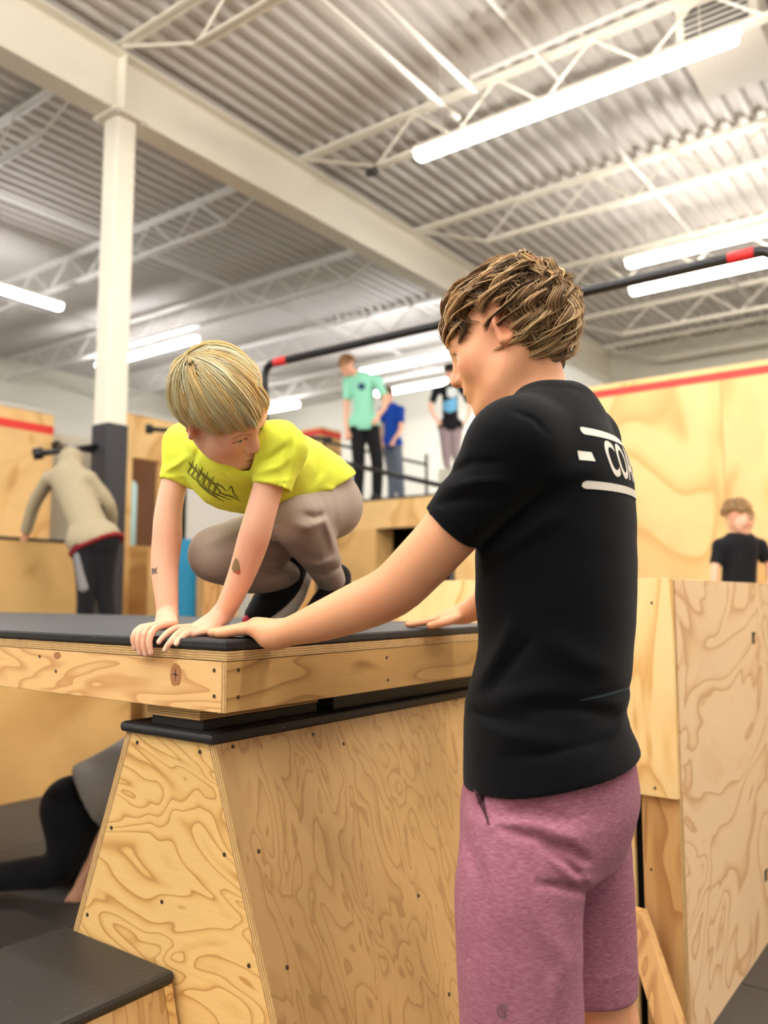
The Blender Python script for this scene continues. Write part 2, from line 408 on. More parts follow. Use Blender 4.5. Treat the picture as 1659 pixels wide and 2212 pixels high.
# spacer blocks between vault and platform
sp = thing('spacer_block', 'short plywood and rubber block wedged under the platform corner', 'block', (1.1, 1.25, .935))
zv = .912; zvt = .932
flatbox((1.035, 1.185, zb-.024), (1.36, 1.335, zb-.0005), 'plywood_piece', 'edge_z', sp, .001)
flatbox((1.045, 1.187, zvt), (1.36, 1.333, zb-.0245), 'rubber_piece', 'rubber', sp, .002)
sp2 = thing('spacer_block', 'dark spacer block lengthened to fill the shaded gap under the platform, behind the coach', 'block', (1.8, 1.25, .935))
flatbox((1.40, 1.175, zvt), (2.01, 1.335, zb-.0005), 'rubber_piece', 'rubber', sp2, .002)  # rubber piece lengthened to blacken the shaded gap under the platform
# ------------------------------------------------------------------ trapezoid vault box
VX0, VX1 = 1.04, 2.02; yv0, yv1 = 1.149, 1.405; k = .378
va = thing('vault_box', 'tall plywood vault box with sloping sides and black rubber top under the platform', 'vault box', (1.5, 1.28, 0))
T = .018
def yl(z): return yv0-(zv-z)*k
def yr(z): return yv1+(zv-z)*k
flatbox((VX0-.012, yv0-.004, zv), (VX1+.01, yv1+.008, zvt), 'rubber_top', 'rubber', va, .008)
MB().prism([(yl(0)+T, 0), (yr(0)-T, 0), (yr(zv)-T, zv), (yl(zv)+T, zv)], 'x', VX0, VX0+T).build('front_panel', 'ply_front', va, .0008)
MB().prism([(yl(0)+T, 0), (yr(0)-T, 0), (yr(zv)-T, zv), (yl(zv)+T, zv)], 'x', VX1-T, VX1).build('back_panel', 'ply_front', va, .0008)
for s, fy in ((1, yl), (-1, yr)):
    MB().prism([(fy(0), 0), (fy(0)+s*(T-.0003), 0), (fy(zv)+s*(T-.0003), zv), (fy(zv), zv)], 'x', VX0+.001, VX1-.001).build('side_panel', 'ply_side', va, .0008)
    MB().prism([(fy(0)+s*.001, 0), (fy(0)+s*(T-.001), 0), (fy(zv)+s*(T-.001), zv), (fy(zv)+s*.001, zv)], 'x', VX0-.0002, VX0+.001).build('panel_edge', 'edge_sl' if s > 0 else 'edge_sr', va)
def onvf(px, py): p = onx(px, py, VX0); return (VX0-.0003, p[1], p[2])
screws([onvf(*q) for q in ((297, 1604), (432, 1624), (241, 1788), (485, 1846), (350, 1948), (538, 2086), (189, 1976))], (1, 0, 0), va, .004)
nrm_side = np.array([0, -1, -k]); nrm_side /= np.linalg.norm(nrm_side); nrm_side = np.array([0, -math.cos(math.atan(k)), math.sin(math.atan(k))])
def onvs(px, py):
    d = ray(px, py); n = nrm_side; p0 = np.array([0, yv0, zv]); tt = ((p0-_C)@n)/(d@n); return _C+d*tt
screws([onvs(*q) for q in ((503, 1613), (742, 1607), (559, 1839), (676, 1587), (904, 1935), (970, 2148), (620, 2090), (985, 1512))], nrm_side, va, .004)
# ------------------------------------------------------------------ step box in front of the vault
sx0, sx1, sy0, sy1, sz = .18, 1.036, 1.235, 1.585, .508
st = thing('step_box', 'low step box with speckled black rubber top at lower left', 'step box', (.6, 1.41, 0))
flatbox((sx0, sy0, sz-.022), (sx1, sy1, sz), 'rubber_top', 'rubber_step', st, .009)
T2 = .018
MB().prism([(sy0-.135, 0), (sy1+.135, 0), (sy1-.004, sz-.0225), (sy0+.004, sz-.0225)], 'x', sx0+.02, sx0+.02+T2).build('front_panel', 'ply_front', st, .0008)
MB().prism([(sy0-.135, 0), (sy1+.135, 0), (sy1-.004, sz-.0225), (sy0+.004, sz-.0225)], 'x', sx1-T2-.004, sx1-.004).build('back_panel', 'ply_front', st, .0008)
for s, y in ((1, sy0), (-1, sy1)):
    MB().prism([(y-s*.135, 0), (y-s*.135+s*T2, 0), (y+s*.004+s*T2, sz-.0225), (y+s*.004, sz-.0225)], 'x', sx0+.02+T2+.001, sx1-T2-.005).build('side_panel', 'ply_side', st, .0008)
screws([onz(135, 2012, sz), onz(305, 2094, sz)], (0, 0, 1), st, .0035, 'screw_metal')
# black edge strip behind the step
bs = thing('low_rubber_step', 'low black rubber-topped block on the floor behind the step box', 'block', (1.0, 2.3, 0))
q = onz(0, 2024, .30); 
flatbox((.2, 2.02, .0), (1.35, 2.30, .27), 'body', 'black_gap', bs, .004)
flatbox((.19, 2.01, .2705), (1.36, 2.31, .29), 'rubber_top', 'rubber', bs, .005)
# ------------------------------------------------------------------ tall plywood box on the right
BX, BY, BZ = 2.251, .716, 1.222
tb = thing('tall_box', 'tall pale plywood box with square holes standing right of the coach', 'plywood box', (2.9, 1.3, 0))
flatbox((BX+.0405, BY, 0), (BX+1.02, BY+.018, BZ), 'side_panel', 'ply_pink', tb, .0006)
flatbox((BX+1.0215, BY, 0), (BX+1.22, BY+.018, BZ), 'side_panel', 'ply_pink', tb, .0006)
flatbox((BX-.006, BY-.002, .648), (BX+.014, 1.93, BZ+.003), 'front_panel', 'ply_pale', tb, .0006)
flatbox((BX+.0145, BY+.003, 0), (BX+.040, BY+.102, .647), 'corner_post', 'lumber_z', tb, .0015)
flatbox((BX+.0147, BY-.001, 0), (BX+.0400, BY+.0025, .647), 'post_edge', 'edge_x', tb, 0)
flatbox((BX+.0145, BY+.003, .6475), (BX+.040, BY+.102, BZ-.001), 'corner_post', 'lumber_z', tb, .0015)
flatbox((BX+.0145, BY+.125, 0), (BX+.034, 1.92, .646), 'lower_panel', 'ply_pale', tb, .0006)
flatbox((BX+.06, BY+.02, 0), (BX+.08, 1.9, 1.2), 'inner_board', 'black_gap', tb, 0)
flatbox((BX+.041, BY+.0185, BZ-.018), (BX+1.215, 1.92, BZ-.0005), 'top_panel', 'ply_far', tb, .0006)
flatbox((BX+1.195, BY+.019, 0), (BX+1.215, 1.92, BZ-.019), 'back_panel', 'ply_far', tb, .0006)
flatbox((BX+.09, 1.90, 0), (BX+1.19, 1.92, BZ-.019), 'far_panel', 'ply_far', tb, .0006)
for (px, py, w_, h_) in ((1628, 1378, .046, .040), (1655, 1890, .046, .036)):
    p = ony(px, py, BY)
    flatbox((p[0]-w_/2, BY-.0012, p[2]-h_/2), (p[0]+w_/2, BY+.002, p[2]+h_/2), 'square_hole', 'black_gap', tb, 0)
    flatbox((p[0]+.004, BY-.0016, p[2]-h_/2), (p[0]+w_/2-.002, BY-.0008, p[2]+h_/2-.01), 'hole_reveal', 'lumber_z', tb, 0)
screws([(BX-.0066, onx(q[0], q[1], BX-.006)[1], onx(q[0], q[1], BX-.006)[2]) for q in ((1408, 1302), (1415, 1702))], (1, 0, 0), tb, .0035)
screws([(BX+.0141, onx(q[0], q[1], BX+.0145)[1], onx(q[0], q[1], BX+.0145)[2]) for q in ((1407, 1878), )], (1, 0, 0), tb, .0035)
# leaning floor brace at the foot of the box
br = MB(); a0 = onx(1372, 2060, 2.18); a1 = onx(1485, 2260, 2.10)
br.hexa([(2.05, .60, 0), (2.09, .60, 0), (2.09, .67, 0), (2.05, .67, 0), (2.20, .80, .36), (2.235, .80, .36), (2.235, .865, .36), (2.20, .865, .36)])
tag(br.build('wood_brace', 'lumber_z', None, .0015), 'short slanting lumber brace on the floor between the coach and the tall box', 'brace')
# ------------------------------------------------------------------ big plywood wall with red stripe (right)
WX = 6.35
zt0 = onx(1500, 812, WX)[2]
def wally(px, py): return onx(px, py, WX)
ztop = wally(1659, 776)[2]; zs1 = wally(1659, 788)[2]; zs0 = wally(1659, 806)[2]
yleft = wally(1030, 895)[1]
wl = thing('climbing_wall', 'tall plywood wall with a red stripe along its top, behind the coach', 'plywood wall', (WX, 0, 0))
ysplits = [-4.5, -3.28, -2.06, -.84, .38, 1.6, yleft-.0]
for a, b in zip(ysplits[:-1], ysplits[1:]):
    if b is ysplits[-1]:
        MB().prism([(a+.002, 0), (b+.55, 0), (b+.25, 1.5), (b, zs0-.25), (b, zs0), (a+.002, zs0)], 'x', WX, WX+.02).build('plywood_panel', 'ply_far', wl)
    else: flatbox((WX, a+.002, 0), (WX+.02, b-.002, zs0), 'plywood_panel', 'ply_far', wl, .001)
flatbox((WX-.002, -4.5, zs0+.0005), (WX+.02, yleft, zs1), 'red_stripe', 'stripe_red', wl, .001)
flatbox((WX, -4.5, zs1+.0005), (WX+.02, yleft-.02, ztop), 'top_strip', 'ply_far', wl, .001)
flatbox((WX+.0205, -4.5, 0), (WX+.12, 1.55, ztop-.02), 'frame', 'lumber_z', wl, 0)
# ------------------------------------------------------------------ black bar with red tape
zbr = 2.62
pa, pb = onz(614, 792, zbr), onz(1625, 527, zbr); xb = (pa[0]+pb[0])/2; ya_, yb_ = pa[1], pb[1]
rig = thing('pull_up_bar', 'long black pull-up bar with red tape at both bends', 'pull-up bar', (xb, ya_, 0))
arc = lambda y, s: [(xb, y+s*.06*(1-math.cos(a)) if False else y+s*.07*math.sin(a), zbr-.07*(1-math.cos(a))) for a in np.linspace(0, math.pi/2, 6)]
path = [(xb, ya_+.07, 0.0)]+arc(ya_, 1)[::-1]+arc(yb_, -1)+[(xb, yb_-.07, 0.0)]
MB().tube(path, .024, 12).build('bent_pipe', 'pipe_black', rig, 0, True)
for y, s in ((ya_, -1), (yb_, 1)):
    MB().tube([(xb, y+s*.015, zbr), (xb, y+s*.12, zbr)], .0255, 12).build('red_tape', 'tape_red', rig, 0, True)
p = onx(600, 830, xb)
MB().tube([(xb, ya_+.07, p[2]), (xb, ya_+.16, p[2])], .03, 10).build('clamp', 'pipe_black', rig)
for y in (ya_+.07, yb_-.07): flatbox((xb-.08, y-.08, 0), (xb+.08, y+.08, .012), 'foot_plate', 'pipe_black', rig)
# ------------------------------------------------------------------ left background
yA = 4.62
pA = thing('low_platform', 'long low plywood platform behind the bending child', 'platform', (2.5, 5.2, 0))
zA = .84
for i, a in enumerate((-.21, 1.01, 2.23)):
    flatbox((a+.002, yA, 0), (a+1.218, yA+.02, zA-.021), 'plywood_panel', 'ply_far2', pA, .001)
flatbox((-.21, yA, zA-.02), (3.45, yA+.98, zA), 'rubber_top', 'rubber', pA, .005)
flatbox((3.43, yA+.021, 0), (3.45, yA+.98, zA-.021), 'end_panel', 'ply_far2', pA, .001)
# box B the hooded person leans on
yBx = 5.68
zB = ony(80, 1163, yBx)[2]
def oB(px, py): return ony(px, py, yBx)
xr = oB(255, 1200)[0]
b = thing('vaulting_block', 'plywood block with a dark rubber top under the hooded person\'s hands', 'plywood box', (2.5, yBx+.3, 0))
flatbox((1.6, yBx, 0), (2.82, yBx+.02, zB-.02), 'front_panel', 'ply_far2', b)
flatbox((2.824, yBx, 0), (xr, yBx+.02, zB-.02), 'front_panel', 'ply_far2', b)
flatbox((1.6, yBx+.0205, 0), (xr, yBx+.62, zB-.02), 'body', 'ply_far2', b)
flatbox((1.59, yBx-.01, zB-.0195), (oB(160, 1180)[0], yBx+.63, zB), 'rubber_top', 'rubber', b, .004)
# tall box with red stripe, far left
yT = 6.7
def oT(px, py): return ony(px, py, yT)
x1 = oT(115, 950)[0]; zt = oT(60, 886)[2]; za, zb_ = oT(60, 912)[2], oT(60, 930)[2]
tt = thing('tall_plywood_tower', 'tall plywood tower with a red stripe near its top at the left edge', 'plywood tower', (x1-.8, yT+.5, 0))
flatbox((x1-1.6, yT, zA*0), (x1, yT+.02, zb_), 'front_panel', 'ply_far', tt)
flatbox((x1-1.6, yT-.003, zb_+.0005), (x1, yT+.02, za), 'red_stripe', 'stripe_red', tt)
flatbox((x1-1.6, yT, za+.0005), (x1, yT+.02, zt), 'top_strip', 'ply_far', tt)
flatbox((x1-1.6, yT+.0205, 0), (x1, yT+1.0, zt-.01), 'body', 'ply_far', tt)
flatbox((x1-1.62, yT-.01, zt+.0005), (x1+.015, yT+1.01, zt+.03), 'top_edge', 'panel_grey', tt)
# framed plywood wall with a window opening, right of the column
yF = 6.2
def oF(px, py): return ony(px, py, yF)
fw = thing('window_wall', 'plywood wall with a rectangular opening between the column and the blond boy', 'plywood wall', (4.6, yF, 0))
xa, xb2 = oF(262, 1000)[0], oF(432, 1000)[0]
wx0, wx1 = oF(284, 1080)[0], oF(345, 1080)[0]; wz0, wz1 = oF(315, 1180)[2], oF(315, 992)[2]
zf = oF(300, 897)[2]
flatbox((xa, yF, 0), (wx0, yF+.06, zf), 'stud_panel', 'ply_far', fw)
flatbox((wx1, yF, 0), (xb2, yF+.06, zf), 'stud_panel', 'ply_far', fw)
flatbox((wx0+.001, yF, wz1), (wx1-.001, yF+.06, zf), 'header_panel', 'ply_far', fw)
flatbox((wx0+.001, yF, 0), (wx1-.001, yF+.06, wz0), 'lower_panel', 'ply_far2', fw)
flatbox((xa-.02, yF-.01, zf+.0005), (xb2, yF+.09, zf+.03), 'top_edge', 'panel_grey', fw)
flatbox((wx0+.09, yF+.5, 0), (wx1+.6, yF+.54, wz1+.3), 'inner_board', 'wood_brown', fw)
flatbox((wx0-.4, yF+.9, 0), (wx1+.9, yF+.93, wz1+.3), 'inner_back', 'wall_white', fw)
pc = oF(295, 1100)
tag(MB().tube([(pc[0]+.05, yF+.15, 0), (pc[0]+.05, yF+.15, wz0+.56), (pc[0]+.05, yF+.15, wz0+.60)], [.05, .05, .03], 14).build('foam_tube', 'paint_cyan', None, 0, True), 'pale blue upright tube standing in the opening of the plywood wall', 'tube')
tag(flatbox((oF(262, 1250)[0], 5.80, 0), (oF(388, 1250)[0]-.1, 5.84, ony(320, 1182, 5.8)[2]), 'plywood_screen', 'ply_far', None), 'low plain plywood screen in front of the wall with the opening', 'plywood board')
# blue panel and boards behind the boy's arms
yP = 5.0
pp0, pp1 = ony(386, 1250, yP), ony(440, 1250, yP)
tag(flatbox((pp0[0], yP, 0), (pp1[0], yP+.03, ony(410, 1165, yP)[2]), 'blue_panel', 'paint_blue', None, .004), 'upright bright blue panel seen between the blond boy\'s arms', 'panel')
q0, q1 = ony(398, 1100, 5.6), ony(446, 1100, 5.6)
g = thing('whiteboard', 'pale grey board with dark left edge above the blue panel', 'board', (q0[0], 5.6, 0))
flatbox((q0[0]+.02, 5.6, 1.2), (q1[0]+.4, 5.63, ony(420, 1030, 5.6)[2]), 'board_face', 'panel_grey', g)
flatbox((q0[0], 5.595, 0), (q0[0]+.019, 5.635, ony(420, 1000, 5.6)[2]), 'board_edge', 'black_gap', g)
flatbox((q0[0]+.02, 5.6, 0), (q1[0]+.4, 5.63, 1.199), 'board_foot', 'ply_far', g)
for n, (pxa, pxb, yy, top, mt) in enumerate(((440, 470, 4.9, 1200, 'lumber_z'), (478, 505, 4.9, 1215, 'ply_far'), (560, 600, 4.7, 1190, 'ply_far'), (625, 680, 4.9, 1230, 'lumber_z'))):
    a, c_ = ony(pxa, 1300, yy), ony(pxb, 1300, yy)
    tag(flatbox((a[0], yy, 0), (c_[0], yy+.09, ony(pxa, top, yy)[2]), 'wood_post', mt, None, .003),
        ['wooden post right beside the blue panel', 'pale plywood post between the boy\'s left forearm and knee', 'pale plywood post behind the boy\'s raised heel', 'lumber post behind the boy\'s left shin'][n], 'post', 'posts behind the boy')
rp = at(610, 1230, 4.3)
tag(MB().tube([(rp[0], rp[1], 0), (rp[0], rp[1], at(610, 1170, 4.3)[2])], .018, 10).build('steel_post', 'panel_grey', None, 0, True), 'thin grey metal post seen between the boy\'s legs', 'post')
# thin black bars with round ends around the column
def endbar(name, a, b, label, r=.021):
    t = thing(name, label, 'bar', a)
    MB().tube([a, b], r, 10).build('pipe', 'pipe_black', t, 0, True)
    d = np.array(b)-np.array(a); d /= np.linalg.norm(d)
    MB().tube([np.array(a)-d*.03, np.array(a)+d*.03], r*2.0, 12).build('end_flange', 'pipe_black', t, 0, True)
    return t
a = ony(82, 980, 5.35); endbar('wall_bar', a, (3.53, YB+.02, ony(200, 962, 5.2)[2]), 'black bar with round end left of the column at shoulder height')
a = ony(122, 962, 6.6); endbar('wall_bar', a, (3.53, YB+.06, ony(210, 972, 5.2)[2]), 'second black bar meeting the column behind the hooded person')
a = ony(322, 927, 5.9); endbar('wall_bar', a, (a[0]+1.4, 5.0, a[2]+.02), 'black bar with round end in front of the plywood wall, right of the column')
# ------------------------------------------------------------------ far platform with people
yQ = 6.5; xQ = 6.9
D0 = 8.3
c0 = at(640, 1086, D0); zQ = c0[2]
def oQ(px, py): return onx(px, py, xQ)
# front face is a plane facing the camera side (x = const)
zQ = oQ(800, 1078)[2]
yq0, yq1 = oQ(952, 1074)[1], oQ(648, 1084)[1]
fp = thing('high_platform', 'high plywood platform with a dark opening, carrying the boys in mint and blue', 'platform', (xQ, (yq0+yq1)/2, 0))
h0, h1 = oQ(898, 1150)[1], oQ(812, 1150)[1]; hz = oQ(850, 1140)[2]; hz0 = .9
flatbox((xQ, yq0, hz), (xQ+.02, yq1, zQ-.02), 'face_panel', 'ply_far', fp)
flatbox((xQ, yq0, 0), (xQ+.02, h0, hz-.001), 'face_panel', 'ply_far', fp)
flatbox((xQ, h1, 0), (xQ+.02, yq1, hz-.001), 'face_panel', 'ply_far2', fp)
flatbox((xQ, h0+.001, 0), (xQ+.02, h1-.001, hz0), 'face_panel', 'ply_far', fp)
flatbox((xQ+.0205, h1, hz0), (xQ+.3, h1+.02, hz), 'opening_reveal', 'ply_far2', fp)
flatbox((xQ+.5, yq0, hz0-.2), (xQ+.52, yq1, hz+.1), 'opening_back', 'black_gap', fp)
flatbox((xQ-.01, yq0, zQ-.0195), (xQ+.95, yq1+.01, zQ), 'rubber_top', 'rubber', fp, .004)
flatbox((xQ+.0205, yq1-.02, 0), (xQ+.95, yq1, zQ-.02), 'end_panel', 'ply_far2', fp)
flatbox((xQ+.93, yq0, 0), (xQ+.95, yq1-.02, zQ-.02), 'back_panel', 'ply_far2', fp)
# small crate with red top beyond it
q = at(670, 985, 10.2)
cr = thing('red_topped_crate', 'plywood crate with a red band behind the boy in mint', 'crate', (q[0], q[1], 0))
zc = at(670, 925, 10.2)[2]; zr = at(670, 942, 10.2)[2]
flatbox((q[0], q[1]-.17, 0), (q[0]+.4, q[1]+.2, zr), 'body', 'ply_far2', cr)
flatbox((q[0]-.004, q[1]-.174, zr+.0005), (q[0]+.4, q[1]+.204, zc-.03), 'red_band', 'stripe_red', cr)
flatbox((q[0], q[1]-.17, zc-.0295), (q[0]+.4, q[1]+.2, zc), 'lid', 'ply_far', cr)
# handrails of black pipe
def rail(a, b, r, label, posts=()):
    t = thing('pipe_rail', label, 'rail', a); MB().tube([a, b], r, 8).build('pipe', 'pipe_black', t, 0, True)
    for p, z1 in posts: MB().tube([p, (p[0], p[1], z1)], r, 8).build('upright', 'pipe_black', t, 0, True)
    return t
ra, rb = at(690, 988, 6.9), at(975, 1054, 6.4)
rail(ra, rb, .022, 'slanting black pipe rail in front of the boys in mint and blue', [((ra[0], ra[1], 0), ra[2]), ((rb[0], rb[1], 0), rb[2])])
ra, rb = at(700, 954, 10.0), at(923, 1004, 10.0); rc = at(921, 981, 10.0)
rail(ra, rb, .018, 'thin grey pipe rail behind the boys in mint and blue', [((rc[0], rc[1], 0), rc[2]), ((ra[0], ra[1], 0), ra[2])])
# ledge for the boy in the printed black shirt
le = at(975, 1014, 9.5)
tag(flatbox((le[0]-.12, le[1]-.9, 0), (le[0]+.9, le[1]+.10, le[2]), 'white_ledge', 'wall_white', None, .01), 'high white block under the boy in the printed black shirt', 'block')
# platform for the boy on the right
q = at(1590, 1400, 5.0)
tag(flatbox((q[0]-.55, q[1]-.8, 0), (q[0]+.6, q[1]+.5, .47), 'low_block', 'ply_far2', None, .004), 'low plywood block behind the tall box, under the boy in black', 'block')
LOWBLK = q
# ------------------------------------------------------------------ figure engine: signed distance fields -> one continuous mesh
def nrm(v): v = np.asarray(v, float); return v/(np.linalg.norm(v)+1e-12)
def smin(a, b, k):
    if k <= 0: return np.minimum(a, b)
    h = np.maximum(k-np.abs(a-b), 0)/k
    return np.minimum(a, b)-h*h*k*.25
def catmull(P, n):
    P = np.asarray(P, float)
    if len(P) < 3 or n < 2: return P
    Q = np.vstack([2*P[0]-P[1], P, 2*P[-1]-P[-2]]); out = []
    for i in range(1, len(Q)-2):
        for t in np.linspace(0, 1, n, endpoint=False):
            a, b, c, d = Q[i-1], Q[i], Q[i+1], Q[i+2]
            out.append(.5*((2*b)+(-a+c)*t+(2*a-5*b+4*c-d)*t*t+(-a+3*b-3*c+d)*t**3))
    out.append(P[-1]); return np.array(out)
class Field:
    def __init__(s): s.ops = []; s.disp = []
    def _add(s, fn, lo, hi, k, op): s.ops.append((fn, np.asarray(lo, float), np.asarray(hi, float), k, op)); return s
    def ball(s, c, r, k=.01, op='u', axes=None):
        """ellipsoid: r scalar or 3 radii along axes (rows)"""
        c = np.asarray(c, float); r = np.ones(3)*r; A = np.eye(3) if axes is None else np.asarray(axes, float)
        def fn(P, cen, rad):
            q = (P-c)@A.T.astype(np.float32)
            k0 = np.sqrt(((q/r)**2).sum(-1))+1e-9; k1 = np.sqrt(((q/(r*r))**2).sum(-1))+1e-9
            return np.where(k0 < .05, -r.min(), k0*(k0-1)/k1)
        m = r.max(); return s._add(fn, c-m, c+m, k, op)
    def chain(s, pts, rs, k=.01, op='u', sub=4, flat=None, cut=()):
        """tapered limb through pts; flat=(direction, factor) squashes the section; cut = list of (point, normal) keep-side planes"""
        Q = catmull(np.hstack([np.asarray(pts, float), np.asarray(rs, float)[:, None]]), sub if len(pts) > 2 else 1)
        pts, rs = Q[:, :3], np.maximum(Q[:, 3], 1e-4)
        def fn(P, cen, rad):
            P = P.astype(np.float32); out = np.full(P.shape[:2], .12, np.float32)
            for i in range(len(pts)-1):
                a, ba = pts[i].astype(np.float32), (pts[i+1]-pts[i]).astype(np.float32)
                l2 = float(ba@ba)+1e-12
                tc = np.clip(((cen-a)@ba)/l2, 0, 1); qc = cen-a-tc[:, None]*ba
                m = np.sqrt((qc*qc).sum(-1)) < max(rs[i], rs[i+1])+rad+.012+s.km
                if not m.any(): continue
                p = P if m.all() else P[m]
                t = np.clip(((p-a)@ba)/l2, 0, 1); q = p-a-t[..., None]*ba
                if flat is not None:
                    n = np.asarray(flat[0], np.float32); q = q+(flat[1]-1)*(q@n)[..., None]*n
                d = np.sqrt(np.einsum('...i,...i', q, q))-(rs[i]+(rs[i+1]-rs[i])*t)
                if m.all(): out = np.minimum(out, d)
                else: out[m] = np.minimum(out[m], d)
            for c, n in cut: out = np.maximum(out, -((P-np.asarray(c, np.float32))@np.asarray(n, np.float32)))
            return out
        m = rs.max(); return s._add(fn, pts.min(0)-m, pts.max(0)+m, k, op)
    def stack(s, rows, U, V, W, k=.01, op='u', rnd=.006, e=2.0, cut=()):
        """body section stack along W: rows of (t, centre, half-width along U, half-depth front +V, half-depth back -V)"""
        rows = sorted(rows, key=lambda r: r[0])
        tab = catmull(np.array([[r[0], *r[1], r[2], r[3], r[4]] for r in rows]), 4)
        T = np.maximum.accumulate(tab[:, 0]+np.arange(len(tab))*1e-7); U, V, W = [np.asarray(q, np.float32) for q in (U, V, W)]
        def fn(P, cen, rad):
            P = P.astype(np.float32); t = P@W; tc = np.clip(t, T[0], T[-1])
            c = np.stack([np.interp(tc, T, tab[:, i]) for i in (1, 2, 3)], -1); q = P-c
            u, v = q@U, q@V
            a = np.interp(tc, T, tab[:, 4]); b = np.where(v > 0, np.interp(tc, T, tab[:, 5]), np.interp(tc, T, tab[:, 6]))
            kk = (np.abs(u/a)**e+np.abs(v/b)**e)**(1/e)+1e-6; g = np.sqrt((u/a**2)**2+(v/b**2)**2)+1e-6
            d = np.where(kk < .15, -np.minimum(a, b), kk*(kk-1)/g)
            d = np.maximum(d, -np.minimum(a, b))
            dz = np.maximum(T[0]-t, t-T[-1])+rnd
            o = np.minimum(np.maximum(d+rnd, dz), 0)+np.sqrt(np.maximum(d+rnd, 0)**2+np.maximum(dz, 0)**2)-rnd
            for cc, n in cut: o = np.maximum(o, -((P-np.asarray(cc, np.float32))@np.asarray(n, np.float32)))
            return o
        C = tab[:, 1:4]; m = tab[:, 4:].max()
        return s._add(fn, C.min(0)-m, C.max(0)+m, k, op)
    def eval(s, P, cen, rad):
        """P (nb,m,3) grouped in blocks with centres cen and radius rad"""
        D = np.full(P.shape[:2], .12, np.float32); s.km = max(o[3] for o in s.ops)
        for fn, lo, hi, k, op in s.ops:
            pad = rad+.012+s.km
            m = np.all((cen > lo-pad) & (cen < hi+pad), 1)
            if not m.any(): continue
            d = fn(P[m], cen[m], rad).astype(np.float32)
            if op == 'u': D[m] = smin(D[m], d, k)
            elif op == 's': D[m] = -smin(-D[m], d, k)
            elif op == 'i': D[m] = -smin(-D[m], -d, k)
        for f in s.disp: D = f(P, D)
        return D
    def mesh(s, h, smooth=1, n=8, one=True):
        lo = np.min([o[1] for o in s.ops if o[4] == 'u'], 0)-.03; hi = np.max([o[2] for o in s.ops if o[4] == 'u'], 0)+.03
        bs = h*n; nb = np.ceil((hi-lo)/bs).astype(int)
        G = np.stack(np.meshgrid(*[np.arange(q) for q in nb], indexing='ij'), -1).reshape(-1, 3)
        cen = lo+(G+.5)*bs; rad = bs*.87
        d = s.eval(cen[:, None, :], cen, rad)[:, 0]
        keep = np.abs(d) < rad*1.9+.010; G, cen = G[keep], cen[keep]
        loc = np.stack(np.meshgrid(*[np.arange(n+1)]*3, indexing='ij'), -1).reshape(-1, 3)
        I = G[:, None, :]*n+loc[None]                       # global corner index
        D = np.empty(I.shape[:2], np.float32)
        for a in range(0, len(G), 400):
            D[a:a+400] = s.eval((lo+I[a:a+400]*h).astype(np.float32), cen[a:a+400], rad)
        V = D.reshape(-1, n+1, n+1, n+1)
        NX = nb*n+2
        key = lambda i: (i[..., 0].astype(np.int64)*NX[1]+i[..., 1])*NX[2]+i[..., 2]
        c8 = [V[:, i:i+n, j:j+n, k:k+n] for i in (0, 1) for j in (0, 1) for k in (0, 1)]
        sg = sum((q < 0).astype(np.int8) for q in c8); act = (sg > 0) & (sg < 8)
        bi, i, j, k = np.nonzero(act)
        cell = G[bi]*n+np.stack([i, j, k], -1); vals = np.stack([q[bi, i, j, k] for q in c8], -1)
        off = np.array([[a, b, c] for a in (0, 1) for b in (0, 1) for c in (0, 1)], float)
        acc = np.zeros((len(cell), 3)); cnt = np.zeros(len(cell))
        for a in range(8):
            for b in range(a+1, 8):
                if np.abs(off[a]-off[b]).sum() != 1: continue
                x, y = vals[:, a], vals[:, b]; m = (x < 0) != (y < 0)
                t = np.where(m, x/np.where(m, x-y, 1), 0)
                acc += np.where(m[:, None], off[a]+(off[b]-off[a])*t[:, None], 0); cnt += m
        vert = lo+(cell+acc/np.maximum(cnt, 1)[:, None])*h
        ck = key(cell); o = np.argsort(ck); ck, vert = ck[o], vert[o]
        quads = []
        for ax in range(3):
            sl0 = [slice(0, n)]*3; sl1 = [slice(0, n)]*3; sl1[ax] = slice(1, n+1)
            A = V[(slice(None), *sl0)]; B = V[(slice(None), *sl1)]
            m = (A < 0) != (B < 0); bi, i, j, k = np.nonzero(m); fl = A[bi, i, j, k] < 0
            g = G[bi]*n+np.stack([i, j, k], -1); u, v = (ax+1) % 3, (ax+2) % 3
            q = []
            for du, dv in ((0, 0), (-1, 0), (-1, -1), (0, -1)):
                e = g.copy(); e[:, u] += du; e[:, v] += dv; kk = key(e)
                p = np.minimum(np.searchsorted(ck, kk), len(ck)-1); q.append(np.where(ck[p] == kk, p, -1))
            q = np.stack(q, -1); q = np.where(fl[:, None], q, q[:, ::-1]); quads.append(q[(q >= 0).all(1)])
        Q = np.vstack(quads)
        for _ in range(smooth):
            s_ = np.zeros_like(vert); c_ = np.zeros(len(vert))
            for a in range(4):
                b = (a+1) % 4
                np.add.at(s_, Q[:, a], vert[Q[:, b]]); np.add.at(s_, Q[:, b], vert[Q[:, a]])
                np.add.at(c_, Q[:, a], 1); np.add.at(c_, Q[:, b], 1)
            vert = vert*.5+.5*s_/np.maximum(c_, 1)[:, None]
        # keep only the largest connected piece
        lab = np.arange(len(vert))
        for _ in range(200):
            mn = lab[Q].min(1); new = lab.copy()
            for a in range(4): np.minimum.at(new, Q[:, a], mn)
            new = new[new]; new = new[new]
            if (new == lab).all(): break
            lab = new
        if one:
            u, c = np.unique(lab, return_counts=True); kp = lab == u[c.argmax()]
            Q = Q[kp[Q[:, 0]]]; rm = np.cumsum(kp)-1; vert = vert[kp]; Q = rm[Q]
        return vert, Q
